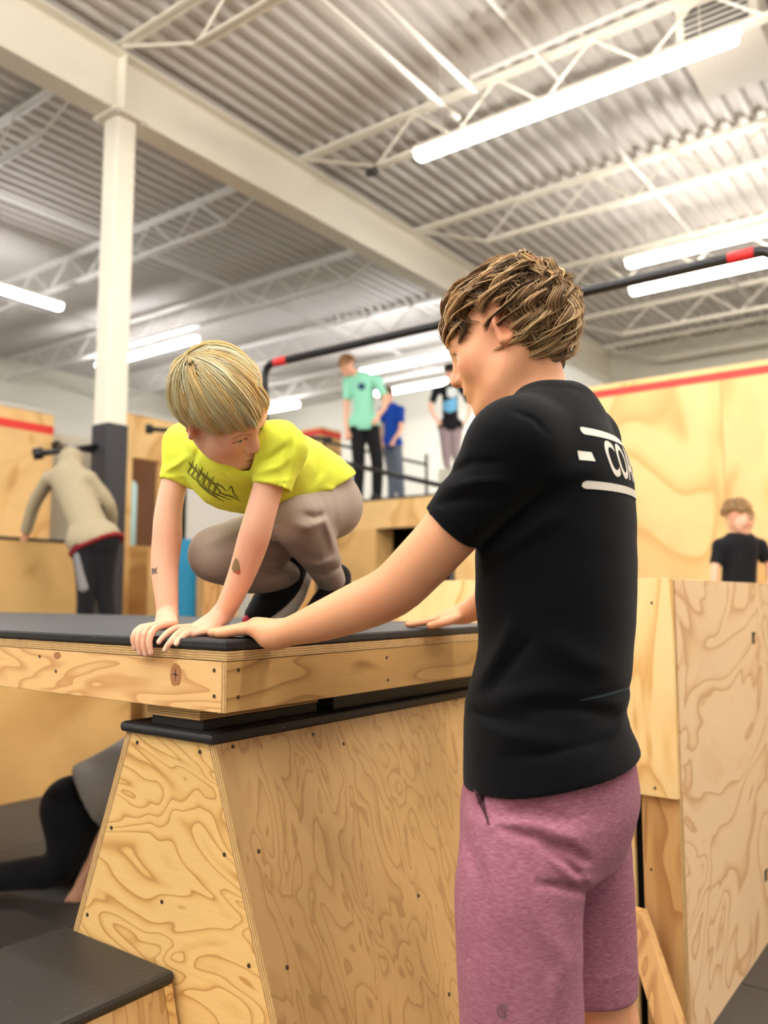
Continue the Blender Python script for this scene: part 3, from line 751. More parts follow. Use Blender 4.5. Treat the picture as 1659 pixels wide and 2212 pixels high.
def npmesh(name, vert, Q, mat, parent=None, col=None):
    off = np.array(parent_loc(parent)); me = bpy.data.meshes.new(name)
    nv, nq, w_ = len(vert), len(Q), Q.shape[1]
    me.vertices.add(nv); me.vertices.foreach_set('co', (vert-off).astype(np.float32).ravel())
    me.loops.add(nq*w_); me.loops.foreach_set('vertex_index', Q.astype(np.int32).ravel())
    me.polygons.add(nq); me.polygons.foreach_set('loop_start', np.arange(0, nq*w_, w_, dtype=np.int32))
    me.polygons.foreach_set('use_smooth', np.ones(nq, bool))
    if col is not None:
        a = me.color_attributes.new('tint', 'FLOAT_COLOR', 'POINT')
        a.data.foreach_set('color', np.hstack([col, np.ones((nv, 1))]).astype(np.float32).ravel())
    me.update(calc_edges=True)
    return link(name, me, mat, parent)
def projpx(P):
    q = P-_C; z = q@_Fw; return CX+FPX*(q@_R)/z, CY-FPX*(q@_U)/z, q@_Fh
def folds(lst):
    """cloth folds: each (pixel polyline, depth, ridge height in m (negative = groove), half width in px)"""
    def f(P, D):
        m = np.abs(D) < .02
        if not m.any(): return D
        p = P[m]; x, y, z = projpx(p.astype(float)); dd = np.zeros(len(p))
        for pts, dep, amp, w_ in lst:
            best = np.full(len(p), 1e9); tt = np.zeros(len(p)); L = len(pts)-1
            for i in range(L):
                (ax, ay), (bx, by) = pts[i], pts[i+1]; l2 = (bx-ax)**2+(by-ay)**2
                t = np.clip(((x-ax)*(bx-ax)+(y-ay)*(by-ay))/l2, 0, 1)
                e = np.hypot(x-ax-t*(bx-ax), y-ay-t*(by-ay)); u = e < best; best = np.where(u, e, best); tt = np.where(u, (i+t)/L, tt)
            dd += 1.6*amp*np.exp(-(best/w_)**2)*np.sin(np.pi*np.clip(tt*.9+.05, 0, 1))**.6*np.exp(-((z-dep)/.10)**4)
        D = D.copy(); D[m] -= dd.astype(np.float32); return D
    return f
def ripple(amp, sc, seed=0, dirs=5):
    rs = np.random.RandomState(seed); K = rs.normal(size=(dirs, 3))*sc; ph = rs.rand(dirs)*6.28
    def f(P, D):
        m = np.abs(D) < .02
        if not m.any(): return D
        D = D.copy(); D[m] -= (amp*np.sin(P[m]@K.T+ph).sum(-1)/dirs).astype(np.float32); return D
    return f
# skin, cloth and hair materials
def skinmat(name, rough=.45):
    t = NT(name); a = t.node('ShaderNodeVertexColor', layer_name='tint')
    n = t.noise(t.coords((1, 1, 1), rand=False), 90, 3, .6); n2 = t.noise(t.coords((1, 1, 1), rand=False), 14, 2)
    c = t.mix(t.math('MULTIPLY', t.math('SUBTRACT', n2, .35), .35), a.outputs[0], t.mix(1.0, a.outputs[0], (1.0, .80, .76, 1), 'MULTIPLY'))
    t.base(c); t.rough(rough); t.b.inputs['Subsurface Weight'].default_value = .12
    t.b.inputs['Subsurface Radius'].default_value = (.9, .35, .2); t.b.inputs['Subsurface Scale'].default_value = .008
    t.b.inputs['Specular IOR Level'].default_value = .35
    t.bump(n, .06, .001)
def cloth(name, c1, c2=None, weave=900, rough=.85, streak=False, bumps=.25):
    t = NT(name); c2 = c2 or tuple(q*.8 for q in c1[:3])+(1,)
    n = t.noise(t.coords((1, 1, 1), rand=False), weave, 2, .6); n2 = t.noise(t.coords((1, 1, 1), rand=False), 22, 3, .6)
    col = t.mix(t.math('MULTIPLY', n2, .5), c1, c2)
    if streak:
        sn = t.noise(t.coords((90, 90, 700), rand=False), 1.0, 2, .6)
        col = t.mix(t.ramp(sn, [(.40, (0, 0, 0, 1)), (.72, (1, 1, 1, 1))]), col, streak)
    t.base(col); t.rough(rough); t.b.inputs['Specular IOR Level'].default_value = .2
    t.b.inputs['Sheen Weight'].default_value = .06
    t.bump(n, bumps, .0006)
def hairmat(name):
    t = NT(name); a = t.node('ShaderNodeVertexColor', layer_name='tint')
    t.base(a.outputs[0]); t.rough(.36); t.b.inputs['Specular IOR Level'].default_value = .5
    tr = t.n.new('ShaderNodeBsdfTranslucent'); t.l(a.outputs[0], tr.inputs[0]); mx = t.n.new('ShaderNodeMixShader'); mx.inputs[0].default_value = .45
    out = [n for n in t.n if n.type == 'OUTPUT_MATERIAL'][0]; t.l(t.b.outputs[0], mx.inputs[1]); t.l(tr.outputs[0], mx.inputs[2]); t.l(mx.outputs[0], out.inputs[0])
skinmat('skin'); hairmat('hair')
SK = np.array(srgb(236, 172, 132)[:3]); SKF = np.array(srgb(244, 190, 160)[:3]); RED = np.array(srgb(216, 112, 92)[:3]); LIP = np.array(srgb(196, 96, 88)[:3])
DARK = np.array(srgb(48, 32, 28)[:3])
def blend(col, w_, c): w_ = np.clip(w_, 0, 1)[:, None]; return col*(1-w_)+np.asarray(c)*w_
def gauss(V, c, r): return np.exp(-(((V-np.asarray(c))/r)**2).sum(-1))
class Frame:
    def __init__(s, o, fwd, up, scale=1.0):
        s.o = np.asarray(o, float); s.f = nrm(fwd); s.l = nrm(np.cross(up, s.f)); s.u = np.cross(s.f, s.l); s.s = scale
        s.A = np.stack([s.l, s.f, s.u])                    # rows: left, forward, up
    def __call__(s, x, y, z): return s.o+s.s*(x*s.l+y*s.f+z*s.u)
    def inv(s, P): return (P-s.o)@s.A.T/s.s
def head_field(F, H, child=False, ears=True):
    """head about 0.235 m tall (scale 1) in frame H: x left, y forward, z up, origin between the ears"""
    s = H.s; B = lambda c, r, k=.012, op='u': F.ball(H(*c), np.asarray(r)*s, k*s, op, H.A)
    C = lambda pts, rs, k=.01, op='u': F.chain([H(*p) for p in pts], [r*s for r in rs], k*s, op, 2)
    B((0, -.018, .036), (.0745, .094, .084), .0)
    B((0, .030, -.022), (.060, .064, .086) if not child else (.062, .062, .076), .04)
    jz = -.088 if not child else -.078
    for q in (-1, 1):
        C([(q*.052, -.012, -.045), (q*.044, .028, jz+.008), (q*.014, .070, jz-.012)], [.020, .022, .017], .03)
        B((q*.040, .052, -.028), (.027, .030, .030) if not child else (.031, .032, .032), .03)
    B((0, .076, jz-.010), (.020, .017, .018), .022)
    C([(-.040, .070, .026), (0, .083, .026), (.040, .070, .026)], [.012, .012, .012], .03)
    for q in (-1, 1): B((q*.032, .100, .004), (.018, .016, .011), .016, 's')
    for q in (-1, 1): B((q*.031, .0745, .002), (.0135, .0135, .0125), .004)
    for q in (-1, 1): C([(q*.047, .074, .008), (q*.032, .087, .0125), (q*.017, .082, .007)], [.0045, .005, .004], .006)   # upper lids
    n = .0108 if not child else .0105; ny = .1085 if not child else .106
    C([(0, .086, .014), (0, .098, -.006), (0, ny, -.027)], [.0075, .0085, n], .014)
    for q in (-1, 1): B((q*.0125, .097, -.031), (.0085, .010, .0075), .006)
    B((0, .086, -.060), (.026, .016, .018), .02)
    C([(-.021, .083, -.0605), (-.006, .0985, -.0565), (.006, .0985, -.0565), (.021, .083, -.0605)], [.003, .0052, .0052, .003], .005)
    C([(-.020, .083, -.0635), (0, .0975, -.0685), (.020, .083, -.0635)], [.003, .0065, .003], .005)
    C([(-.020, .0895, -.0622), (0, .1035, -.0622), (.020, .0895, -.0622)], [.0016, .0018, .0016], .003, 's')
    if ears:
        for q in (-1, 1):
            out = nrm(H.l*q*.80-H.f*.60)
            ctr = H(q*.079, -.016, -.006)
            fw = nrm(np.cross(out, H.u))*q; up = H.u*.97-H.f*.22
            rim = []
            for a in np.linspace(-1.0, 4.1, 12):
                rim.append(ctr+s*(fw*(.0165*math.cos(a)*(1.05 if math.sin(a) > 0 else .8))+up*(.029*math.sin(a))+out*(.004+.004*math.cos(a+3.1))))
            F.chain(rim, [.0046*s]*12, .004*s, 'u', 1)
            F.ball(ctr-out*.002*s, np.array([.0035, .0145, .026])*s, .006*s, 'u', np.stack([out, fw, nrm(up)]))
            F.ball(ctr-up*.026*s+fw*.004*s, .0075*s, .008*s)
            F.ball(ctr+fw*.005*s+out*.007*s-up*.003*s, np.array([.005, .0075, .010])*s, .004*s, 's', np.stack([out, fw, nrm(up)]))
def head_tint(V, col, H, lids=True):
    p = H.inv(V)
    inh = (np.abs(p[:, 0]) < .11) & (np.abs(p[:, 1]) < .13) & (np.abs(p[:, 2]) < .14)
    g = lambda c, r: gauss(p, c, np.asarray(r))*inh
    for q in (-1, 1):
        col = blend(col, .35*g((q*.045, .07, -.03), (.028, .03, .024)), RED)
        col = blend(col, .55*g((q*.088, -.02, -.005), (.016, .024, .032)), RED)
        e = g((q*.031, .088, .001), (.0125, .010, .0062))
        col = blend(col, np.clip(e*2-.9, 0, 1), np.array([.75, .74, .72]))
        col = blend(col, np.clip(g((q*.031, .089, .001), (.0062, .012, .0062))*2.6-1, 0, 1), np.array([.10, .13, .17]))
        col = blend(col, np.clip(g((q*.031, .089, .001), (.003, .012, .003))*2.6-1, 0, 1), np.array([.01, .01, .01]))
        xx = np.abs(p[:, 0]*q-.032)
        lash = np.exp(-((p[:, 2]-(.0072-4.0*xx**2*8))/.0022)**2)*(xx < .0165)*(p[:, 1] > .07)*inh*(p[:, 0]*q > 0)
        col = blend(col, .9*lash, DARK)
        brow = np.exp(-((p[:, 2]-(.0245-3.0*xx**2*5))/.0042)**2)*(xx < .021)*(p[:, 1] > .06)*inh*(p[:, 0]*q > 0)
        col = blend(col, .45*brow, np.array(srgb(150, 112, 74)[:3]))
        col = blend(col, .8*g((q*.0085, .1015, -.0385), (.0035, .006, .003)), DARK*2)
    col = blend(col, .30*g((0, .11, -.028), (.014, .02, .012)), RED)
    col = blend(col, .85*np.clip(g((0, .096, -.0625), (.019, .014, .0085))*1.8-.5, 0, 1), LIP)
    col = blend(col, .8*np.exp(-((p[:, 2]+.0622)/.0016)**2)*(np.abs(p[:, 0]) < .019)*(p[:, 1] > .08)*inh, DARK*1.5)
    return col
def strand_mesh(name, curves, radii, tints, parent, mat='hair', sides=3):
    """curves (n,m,3): tapered strands joined as one hair mesh"""
    n, m, _ = curves.shape
    T = np.gradient(curves, axis=1); T /= np.linalg.norm(T, axis=2, keepdims=True)+1e-9
    up = np.array([.31, .52, .8]); U = np.cross(T, up); U /= np.linalg.norm(U, axis=2, keepdims=True)+1e-9; W = np.cross(T, U)
    ang = np.arange(sides)*2*np.pi/sides
    ring = curves[:, :, None, :]+radii[:, :, None, None]*(np.cos(ang)[None, None, :, None]*U[:, :, None, :]+np.sin(ang)[None, None, :, None]*W[:, :, None, :])
    V = ring.reshape(-1, 3); idx = np.arange(n*m*sides).reshape(n, m, sides)
    a = idx[:, :-1, :]; b = np.roll(idx, -1, 2)[:, :-1, :]; c = np.roll(idx, -1, 2)[:, 1:, :]; d = idx[:, 1:, :]
    Q = np.stack([a, b, c, d], -1).reshape(-1, 4)
    col = np.repeat(tints.reshape(n*m, 3), sides, 0) if tints.ndim == 3 else np.repeat(tints, m*sides, 0)
    return V, Q, col
def join_np(name, parts, mat, parent):
    V = []; Q = []; Cc = []; o = 0
    for v, q, c in parts: V.append(v); Q.append(q+o); Cc.append(c); o += len(v)
    return npmesh(name, np.vstack(V), np.vstack(Q), mat, parent, np.vstack(Cc))
# ------------------------------------------------------------------ the coach
def person(label, loc): return thing('person', label, 'person', loc)
PHI = math.radians(20)
cF = -_R*math.cos(PHI)+_Fh*math.sin(PHI); cL = np.cross(_Z, cF)        # facing, left
cloth('tee_black', srgb(11, 12, 16), srgb(7, 7, 10), 900, .9, False, .3); M['tee_black'].node_tree.nodes['Principled BSDF'].inputs['Specular IOR Level'].default_value = .1
cloth('shorts_mauve', srgb(152, 93, 112), srgb(136, 80, 99), 700, .9, srgb(178, 122, 140), .3)
cloth('print_white', srgb(236, 226, 214), None, 700, .8)
plain('print_grey', srgb(112, 84, 92), .8)
cloth('sock_grey', srgb(190, 190, 190)); plain('shoe_black', srgb(24, 24, 26), .6); plain('shoe_white', srgb(226, 222, 216), .5)
DC = 1.385
def sect(py, l, r, a, D=DC, phi=PHI, extra=0):
    """torso row from the silhouette: left and right pixel at height py, half-width a"""
    c = at((l+r)/2, py, D); hw = (r-l)/2*np.linalg.norm(c-_C)/FPX/math.sqrt(1+(((l+r)/2-CX)**2+(py-CY)**2)/FPX**2)
    b = math.sqrt(max(hw**2-(a*math.sin(phi))**2, .0025))/math.cos(phi)
    return (c[2], c, a+extra, b+extra, b+extra)
coach = person('tall teenage coach in black COACH shirt and mauve shorts leaning one hand on the platform', (at(1190, 2212, DC)[0], at(1190, 2212, DC)[1], 0))
TORSO = [(1700, 997, 1388, .182), (1620, 998, 1384, .178), (1545, 1000, 1353, .168), (1500, 1006, 1360, .164), (1400, 1030, 1370, .165), (1300, 1024, 1376, .172),
         (1200, 1022, 1377, .178), (1100, 1024, 1376, .183), (1030, 1034, 1371, .183), (970, 1052, 1350, .165), (915, 1082, 1306, .125), (868, 1112, 1262, .070)]
lsh, rsh = at(1112, 966, 1.235), at(1255, 962, 1.53)
larm = [(1112, 966, 1.235, .056), (1045, 1062, 1.25, .051), (972, 1150, 1.275, .0455), (905, 1222, 1.305, .044), (846, 1277, 1.335, .0425), (770, 1312, 1.375, .040), (700, 1340, 1.41, .0345), (645, 1358, 1.445, .0275), (607, 1369, 1.47, .0235)]
LA = [at(*q[:3]) for q in larm]; LR = [q[3] for q in larm]
rarm = [(1255, 962, 1.53, .056), (1200, 1090, 1.62, .05), (1130, 1225, 1.75, .043), (1075, 1280, 1.86, .038), (1030, 1312, 1.95, .030), (1003, 1325, 1.99, .024)]
RA = [at(*q[:3]) for q in rarm]; RR = [q[3] for q in rarm]
HC = Frame(at(1094, 736, 1.405), (-_R*math.cos(math.radians(24))+_Fh*math.sin(math.radians(24)))*math.cos(math.radians(21))-_Z*math.sin(math.radians(21)), _Z)
def hand(F, wrist, knuckles, fingers, thumb, palm_r, k=.008, fr=.0085):
    """palm fans from the wrist to each knuckle; fingers = list of [joint points]; thumb = points"""
    for q in knuckles: F.chain([wrist, (wrist+q)/2, q], [palm_r*1.05, palm_r, palm_r*.82], .012, 'u', 2)
    for f in fingers: F.chain(f, [fr*1.12, fr*1.04, fr*.98, fr*.82][:len(f)] if len(f) <= 4 else [fr]*len(f), .002, 'u', 2)
    F.chain(thumb, [fr*1.5, fr*1.2, fr*1.05, fr*.85][:len(thumb)], .008, 'u', 2)
def coach_body():
    F = Field()
    F.stack([sect(py, l, r, a, extra=-.020) for py, l, r, a in TORSO[2:-1]], cL, cF, _Z, 0)
    F.chain([at(1190, 1540, DC), at(1192, 1640, DC), at(1192, 1740, DC)], [.11, .10, .09], .05, 'u', 2)
    F.chain([lsh+(rsh-lsh)*.12, (lsh+rsh)/2+_Z*.035, rsh-(rsh-lsh)*.12], [.045, .06, .045], .04)
    F.chain(LA, LR, .02, 'u', 3)
    F.chain(RA, RR, .02, 'u', 3)
    F.chain([at(1205, 930, 1.385), at(1168, 862, 1.39), HC(0, -.022, -.06), HC(0, -.02, -.02)], [.060, .050, .050, .050], .03, 'u', 3)
    F.chain([HC(.02, .03, -.085), at(1110, 890, 1.385)], [.035, .04], .03)
    head_field(F, HC)
    # left hand flat on the mat, seen from the little-finger side
    w_ = LA[-1]; zt = ZT+.0095
    tips = [onz(466, 1374, zt), onz(448, 1371, zt), onz(440, 1368.5, zt), onz(458, 1366, zt)]
    kn = [onz(545, 1371, ZT+.016), onz(535, 1366, ZT+.022), onz(530, 1362, ZT+.024), onz(533, 1360, ZT+.022)]
    # measure depth side by side from the near knuckle
    base = at(549, 1359, 1.495); d = nrm(_Fh*.95-_R*.12)
    kn = [base+d*.0195*i+_Z*[0, .005, .006, .004][i] for i in range(4)]
    tdir = nrm(at(446, 1368, 1.525)-base); L_ = [.070, .086, .092, .080]
    fing = []
    for i in range(4):
        q = kn[i]; t = tdir+d*(.05*i-.06); t = nrm([t[0], t[1], 0])
        a = q+t*L_[i]*.42+_Z*.002; b = q+t*L_[i]*.75; c = q+t*L_[i]
        fing.append([q, np.array([a[0], a[1], ZT+.015]), np.array([b[0], b[1], ZT+.0105]), np.array([c[0], c[1], ZT+.008])])
    th = [w_+d*.03+_Z*-.005, base+d*.068-tdir*.02-_Z*.006, base+d*.082+tdir*.018-_Z*.006]
    hand(F, w_, kn, fing, th, .0165, .008, .0098)
    F.chain([w_, w_*.55+base*.45-_Z*.012, base-tdir*.012-_Z*.004], [.022, .0185, .014], .012)     # heel of the hand
    # right hand on the far edge of the mat
    w2 = RA[-1]; base = at(952, 1341, 1.965); td = nrm(at(884, 1349, 1.97)-base); d = nrm(_Fh*.9+_R*.2)
    kn = [base+d*.019*i+_Z*.004 for i in range(4)]; fing = []
    for i in range(4):
        L_ = [.074, .082, .076, .06][i]; q = kn[i]; t = nrm([td[0]+d[0]*.05*i, td[1]+d[1]*.05*i, 0])
        fing.append([q]+[np.array([*(q+t*L_*u)[:2], ZT+z]) for u, z in ((.42, .016), (.75, .011), (1., .008))])
    th = [w2-d*.012-_Z*.006, base-d*.022-td*.012-_Z*.004, base-d*.03+td*.020-_Z*.008]
    hand(F, w2, kn, fing, th, .0165)
    # legs and feet
    for q in LEGS: F.chain([at(*p[:3]) if p[0] > 100 else np.array(p[:3]) for p in q], [p[-1] for p in q], .03, 'u', 3)
    return F
fl_l, fl_r = at(1135, 2212, 1.30), at(1300, 2212, 1.50)
fl_l[2] = fl_r[2] = 0
LEGS = [[(1165, 1740, 1.33, .060), (1128, 1950, 1.285, .066), (1112, 2300, 1.285, .056), (fl_l[0]-.015, fl_l[1]+.01, .30, .054), (fl_l[0], fl_l[1], .085, .036)],
        [(1225, 1740, 1.44, .060), (1255, 1950, 1.47, .066), (1300, 2165, 1.475, .056), (fl_r[0]+.02, fl_r[1]-.015, .31, .055), (fl_r[0]+.012, fl_r[1]-.01, .085, .036)]]
V, Q = coach_body().mesh(.0037, 1)
col = np.tile(SK, (len(V), 1))
col = blend(col, .30*np.exp(-((V-LA[4])**2).sum(-1)/.045**2), RED)
col = blend(col, .25*np.exp(-((V-(LA[4]+_Z*-.03))**2).sum(-1)/.03**2), RED)
for q in (onz(500, 1372, ZT), onz(460, 1372, ZT), onz(920, 1349, ZT)): col = blend(col, .45*np.exp(-((V-q)**2).sum(-1)/.04**2), RED)
col = head_tint(V, col, HC)
body = npmesh('body', V, Q, 'skin', coach, col)
# shirt
def coach_shirt():
    F = Field()
    F.stack([sect(py, l, r, a) for py, l, r, a in TORSO], cL, cF, _Z, 0, 'u', .006)
    F.chain([lsh-(rsh-lsh)*.02+_Z*.006, (lsh+rsh)/2+_Z*.045-cF*.012, rsh+_Z*.006], [.060, .066, .060], .05, 'u', 3)
    hem = at(974, 1139, 1.275); hn = nrm(LA[1]-LA[2])
    F.chain(LA[:4], [.066, .062, .0525, .050], .04, 'u', 3, None, [(hem, hn)])
    F.chain([hem-hn*.02, hem+hn*.03], [.0465, .0465], .002, 's', 1, None, [(hem+hn*.012, -hn)])
    hr = at(1165, 1150, 1.67); hn2 = nrm(RA[1]-RA[2])
    F.chain(RA[:3], [.066, .062, .052], .04, 'u', 3, None, [(hr, hn2)])
    # neck opening
    nk = at(1160, 838, 1.392); F.chain([nk, nk+nrm(HC(0, -.03, -.01)-at(1205, 930, 1.385))*.10], [.0575, .064], .006, 's', 1)
    F.chain([at(1105, 860, 1.38), at(1060, 830, 1.38)], [.035, .05], .01, 's', 1)
    # lower hem: cut along a slanting plane, hollow under it
    h1, h2 = at(998, 1690, DC), at(1384, 1620, DC)
    n = nrm(np.cross(h2-h1, _Fh*1.0)); n = n if n[2] > 0 else -n
    F._add(lambda P, c_, r_: -((P-h1.astype(np.float32))@n.astype(np.float32)), h1-1, h1+1, .004, 'i')
    F.disp.append(folds([
        ([(1262, 1512), (1310, 1500), (1372, 1480)], 1.27, -.004, 9), ([(1150, 1530), (1250, 1528), (1345, 1545)], 1.26, -.006, 16), ([(1030, 1520), (1120, 1500), (1200, 1490)], 1.26, .006, 22),
        ([(1010, 1560), (1090, 1590), (1200, 1600)], 1.26, .006, 20), ([(1010, 1530), (1060, 1545), (1130, 1560)], 1.26, -.007, 13), ([(1300, 1600), (1340, 1570), (1352, 1545)], 1.33, .006, 14),
        ([(1030, 1480), (1080, 1400), (1110, 1340)], 1.27, .006, 16), ([(1055, 1500), (1110, 1430), (1150, 1380)], 1.27, -.005, 14), ([(1040, 1640), (1180, 1630), (1340, 1590)], 1.27, -.003, 9),
        ([(1030, 1180), (1110, 1120), (1180, 1060)], 1.27, -.007, 18), ([(1060, 1210), (1130, 1160), (1210, 1110)], 1.27, .006, 18), ([(960, 1030), (1020, 1000), (1090, 1000)], 1.22, -.004, 11),
        ([(965, 1055), (1030, 1040), (1100, 1040)], 1.21, .005, 12), ([(945, 1090), (1010, 1075), (1080, 1080)], 1.22, -.004, 10), ([(1108, 888), (1150, 905), (1180, 935)], 1.25, -.0035, 5),
        ([(1180, 1040), (1240, 1020), (1290, 1010)], 1.28, .004, 20), ([(1180, 1380), (1260, 1430), (1330, 1450)], 1.26, .004, 26), ([(935, 1093), (985, 1125), (1040, 1160)], 1.25, .0022, 4)]))
    F.disp.append(ripple(.0022, 16, 3)); F.disp.append(ripple(.0009, 45, 5))
    return F
V, Q = coach_shirt().mesh(.0034, 1)
shirt = npmesh('t_shirt', V, Q, 'tee_black', coach)
from mathutils.bvhtree import BVHTree
shirt_bvh = BVHTree.FromPolygons([Vector(v) for v in V], [tuple(int(i) for i in q) for q in Q])
# printed lettering: laid on the back of the shirt
def stamp(name, polys, origin, ux, uz, into, bvh, mat, parent, lift=.0010):
    """flat polygons in (u, v) metres dropped onto a surface along 'into'"""
    bm = bmesh.new()
    for pts in polys:
        bm.faces.new([bm.verts.new((p[0], p[1], 0)) for p in pts])
    bmesh.ops.triangulate(bm, faces=bm.faces[:])
    for _ in range(5):
        ed = [e for e in bm.edges if e.calc_length() > .006]
        if not ed: break
        bmesh.ops.subdivide_edges(bm, edges=ed, cuts=1); bmesh.ops.triangulate(bm, faces=bm.faces[:])
    off = parent_loc(parent); bad = []
    for v in bm.verts:
        o = Vector(origin)+Vector(ux)*v.co.x+Vector(uz)*v.co.y
        hit, n, i, dd = bvh.ray_cast(o, Vector(into), .6)
        if hit is None: bad.append(v); continue
        v.co = hit+(n if n.dot(Vector(into)) < 0 else -n)*lift-off
    bmesh.ops.delete(bm, geom=bad, context='VERTS')
    me = bpy.data.meshes.new(name); bm.to_mesh(me); bm.free()
    return link(name, me, mat, parent)
def textpolys(txt, size, squash=1.0):
    cu = bpy.data.curves.new('txt', 'FONT'); cu.body = txt; cu.size = size; cu.align_x = 'CENTER'; cu.align_y = 'CENTER'; cu.offset = size*.022
    ob = bpy.data.objects.new('txt', cu); COL.objects.link(ob); bpy.context.view_layer.update()
    me = bpy.data.meshes.new_from_object(ob.evaluated_get(bpy.context.evaluated_depsgraph_get()))
    out = [[(me.vertices[i].co.x*squash, me.vertices[i].co.y) for i in p.vertices] for p in me.polygons]
    bpy.data.objects.remove(ob); bpy.data.curves.remove(cu); bpy.data.meshes.remove(me)
    return out
def pill(u0, v0, u1, v1, h):
    d = nrm([u1-u0, v1-v0]); p = np.array([-d[1], d[0]]); n = max(2, int(math.hypot(u1-u0, v1-v0)/.012)); out = []
    a, b = np.array([u0, v0]), np.array([u1, v1])
    for i in range(n):
        q0, q1 = a+(b-a)*i/n, a+(b-a)*(i+1)/n; out.append([tuple(q0-p*h), tuple(q1-p*h), tuple(q1+p*h), tuple(q0+p*h)])
    for c, s in ((a, -1), (b, 1)):
        out.append([tuple(c+h*(s*d*math.cos(t)+p*math.sin(t))) for t in np.linspace(-math.pi/2, math.pi/2, 8)][::1 if s > 0 else -1])
    return out
ctr = at(1332, 1018, DC-.02)-cF*.35+cL*.032
ux = -cL; uz = nrm(_Z*1.0+cF*.10)        # read from behind: u grows toward the wearer's right
zc = ctr[2]
stamp('lettering', textpolys('COACH', .076, .58), ctr+cL*.020, ux, uz, cF, shirt_bvh, 'print_white', shirt)
stamp('printed_dash', [[(-.150, -.007), (-.127, -.007), (-.127, .007), (-.150, .007)]], ctr, ux, uz, cF, shirt_bvh, 'print_white', shirt)
stamp('printed_dash', [[(.127, -.007), (.150, -.007), (.150, .007), (.127, .007)]], ctr, ux, uz, cF, shirt_bvh, 'print_white', shirt)
stamp('printed_line', pill(-.125, .041, .145, .041, .006), ctr, ux, uz, cF, shirt_bvh, 'print_white', shirt)
stamp('printed_line', pill(-.140, -.043, .145, -.043, .006), ctr, ux, uz, cF, shirt_bvh, 'print_white', shirt)
# shorts
def coach_shorts():
    F = Field()
    F.stack([sect(*q) for q in ((1580, 1022, 1360, .150), (1650, 1008, 1373, .163), (1725, 995, 1380, .171), (1790, 992, 1366, .17), (1850, 1000, 1345, .16))], cL, cF, _Z, 0)
    zl = .455
    a = [(1150, 1760, 1.30), (1122, 1900, 1.285), (1121, 2050, 1.28), (1126, 2212, 1.28)]
    A = [at(*q) for q in a]; bot = A[-1].copy(); bot[2] = zl
    rows = [(p[2], p, r1, r2, r2) for p, r1, r2 in zip(A+[bot], (.088, .088, .086, .084, .084), (.098, .096, .092, .090, .090))]
    F.stack(rows, cL, cF, _Z, .03)
    b = [(1232, 1760, 1.46), (1250, 1900, 1.47), (1257, 2050, 1.475), (1258, 2136, 1.475)]
    Bp = [at(*q) for q in b]
    rows = [(p[2], p, r1, r2, r2) for p, r1, r2 in zip(Bp, (.085, .085, .085, .086), (.095, .092, .090, .091))]
    F.stack(rows, cL, cF, _Z, .02)
    for bt, n_ in ((bot, 0), (Bp[-1], 1)): F.chain([bt-_Z*.03, bt+_Z*.04], [.078, .078], .003, 's', 1)
    F.disp.append(folds([
        ([(1085, 1755), (1150, 1745), (1230, 1770)], 1.27, -.006, 10), ([(1080, 1790), (1170, 1815), (1260, 1860)], 1.27, -.006, 10), ([(1075, 1775), (1160, 1780), (1250, 1815)], 1.27, .005, 14),
        ([(1180, 1830), (1230, 1870), (1268, 1915)], 1.28, -.008, 10), ([(1200, 1820), (1245, 1840), (1270, 1860)], 1.29, -.006, 9), ([(1160, 1910), (1220, 1915), (1262, 1930)], 1.27, -.006, 9),
        ([(1190, 1850), (1240, 1895), (1272, 1905)], 1.28, .007, 10), ([(1310, 1700), (1300, 1780), (1268, 1880)], 1.36, -.005, 12), ([(1050, 1690), (1040, 1740), (1058, 1780)], 1.23, -.006, 6),
        ([(1020, 1690), (1040, 1740), (1056, 1785)], 1.24, .004, 6), ([(1256, 2112), (1310, 2115), (1364, 2098)], 1.42, .0012, 4), ([(1062, 1790), (1055, 1950), (1058, 2210)], 1.21, .0015, 3),
        ([(1005, 1800), (1040, 1900), (1050, 2000)], 1.24, -.004, 14), ([(1180, 1990), (1220, 2080), (1200, 2170)], 1.22, .004, 22)]))
    F.disp.append(ripple(.0025, 14, 8)); F.disp.append(ripple(.001, 50, 9))
    return F
V, Q = coach_shorts().mesh(.0036, 1)
shorts = npmesh('shorts', V, Q, 'shorts_mauve', coach)
bv = BVHTree.FromPolygons([Vector(v) for v in V], [tuple(int(i) for i in q) for q in Q])
# little round emblem near the hem: open ring round a nine-like curl
em = []
def arcstrip(cx, cy, r, a0, a1, w_, n=16):
    for i in range(n):
        t0, t1 = a0+(a1-a0)*i/n, a0+(a1-a0)*(i+1)/n
        em.append([(cx+(r-w_)*math.cos(t0), cy+(r-w_)*math.sin(t0)), (cx+(r+w_)*math.cos(t0), cy+(r+w_)*math.sin(t0)), (cx+(r+w_)*math.cos(t1), cy+(r+w_)*math.sin(t1)), (cx+(r-w_)*math.cos(t1), cy+(r-w_)*math.sin(t1))])
arcstrip(0, 0, .0085, .7, 5.3, .0010); arcstrip(0, .001, .0036, 0, 6.28, .0009)
em.append([(.0030, .001), (.0046, .001), (.0010, -.0075), (-.0006, -.0072)]); em.append([(.0064, .0052), (.0082, .0046), (.0066, .0074), (.0052, .0072)])
e0 = at(1088, 2183, 1.10); into = nrm(ray(1088, 2183))
stamp('emblem', em, e0, _R, _Z, into, bv, 'print_grey', shorts)
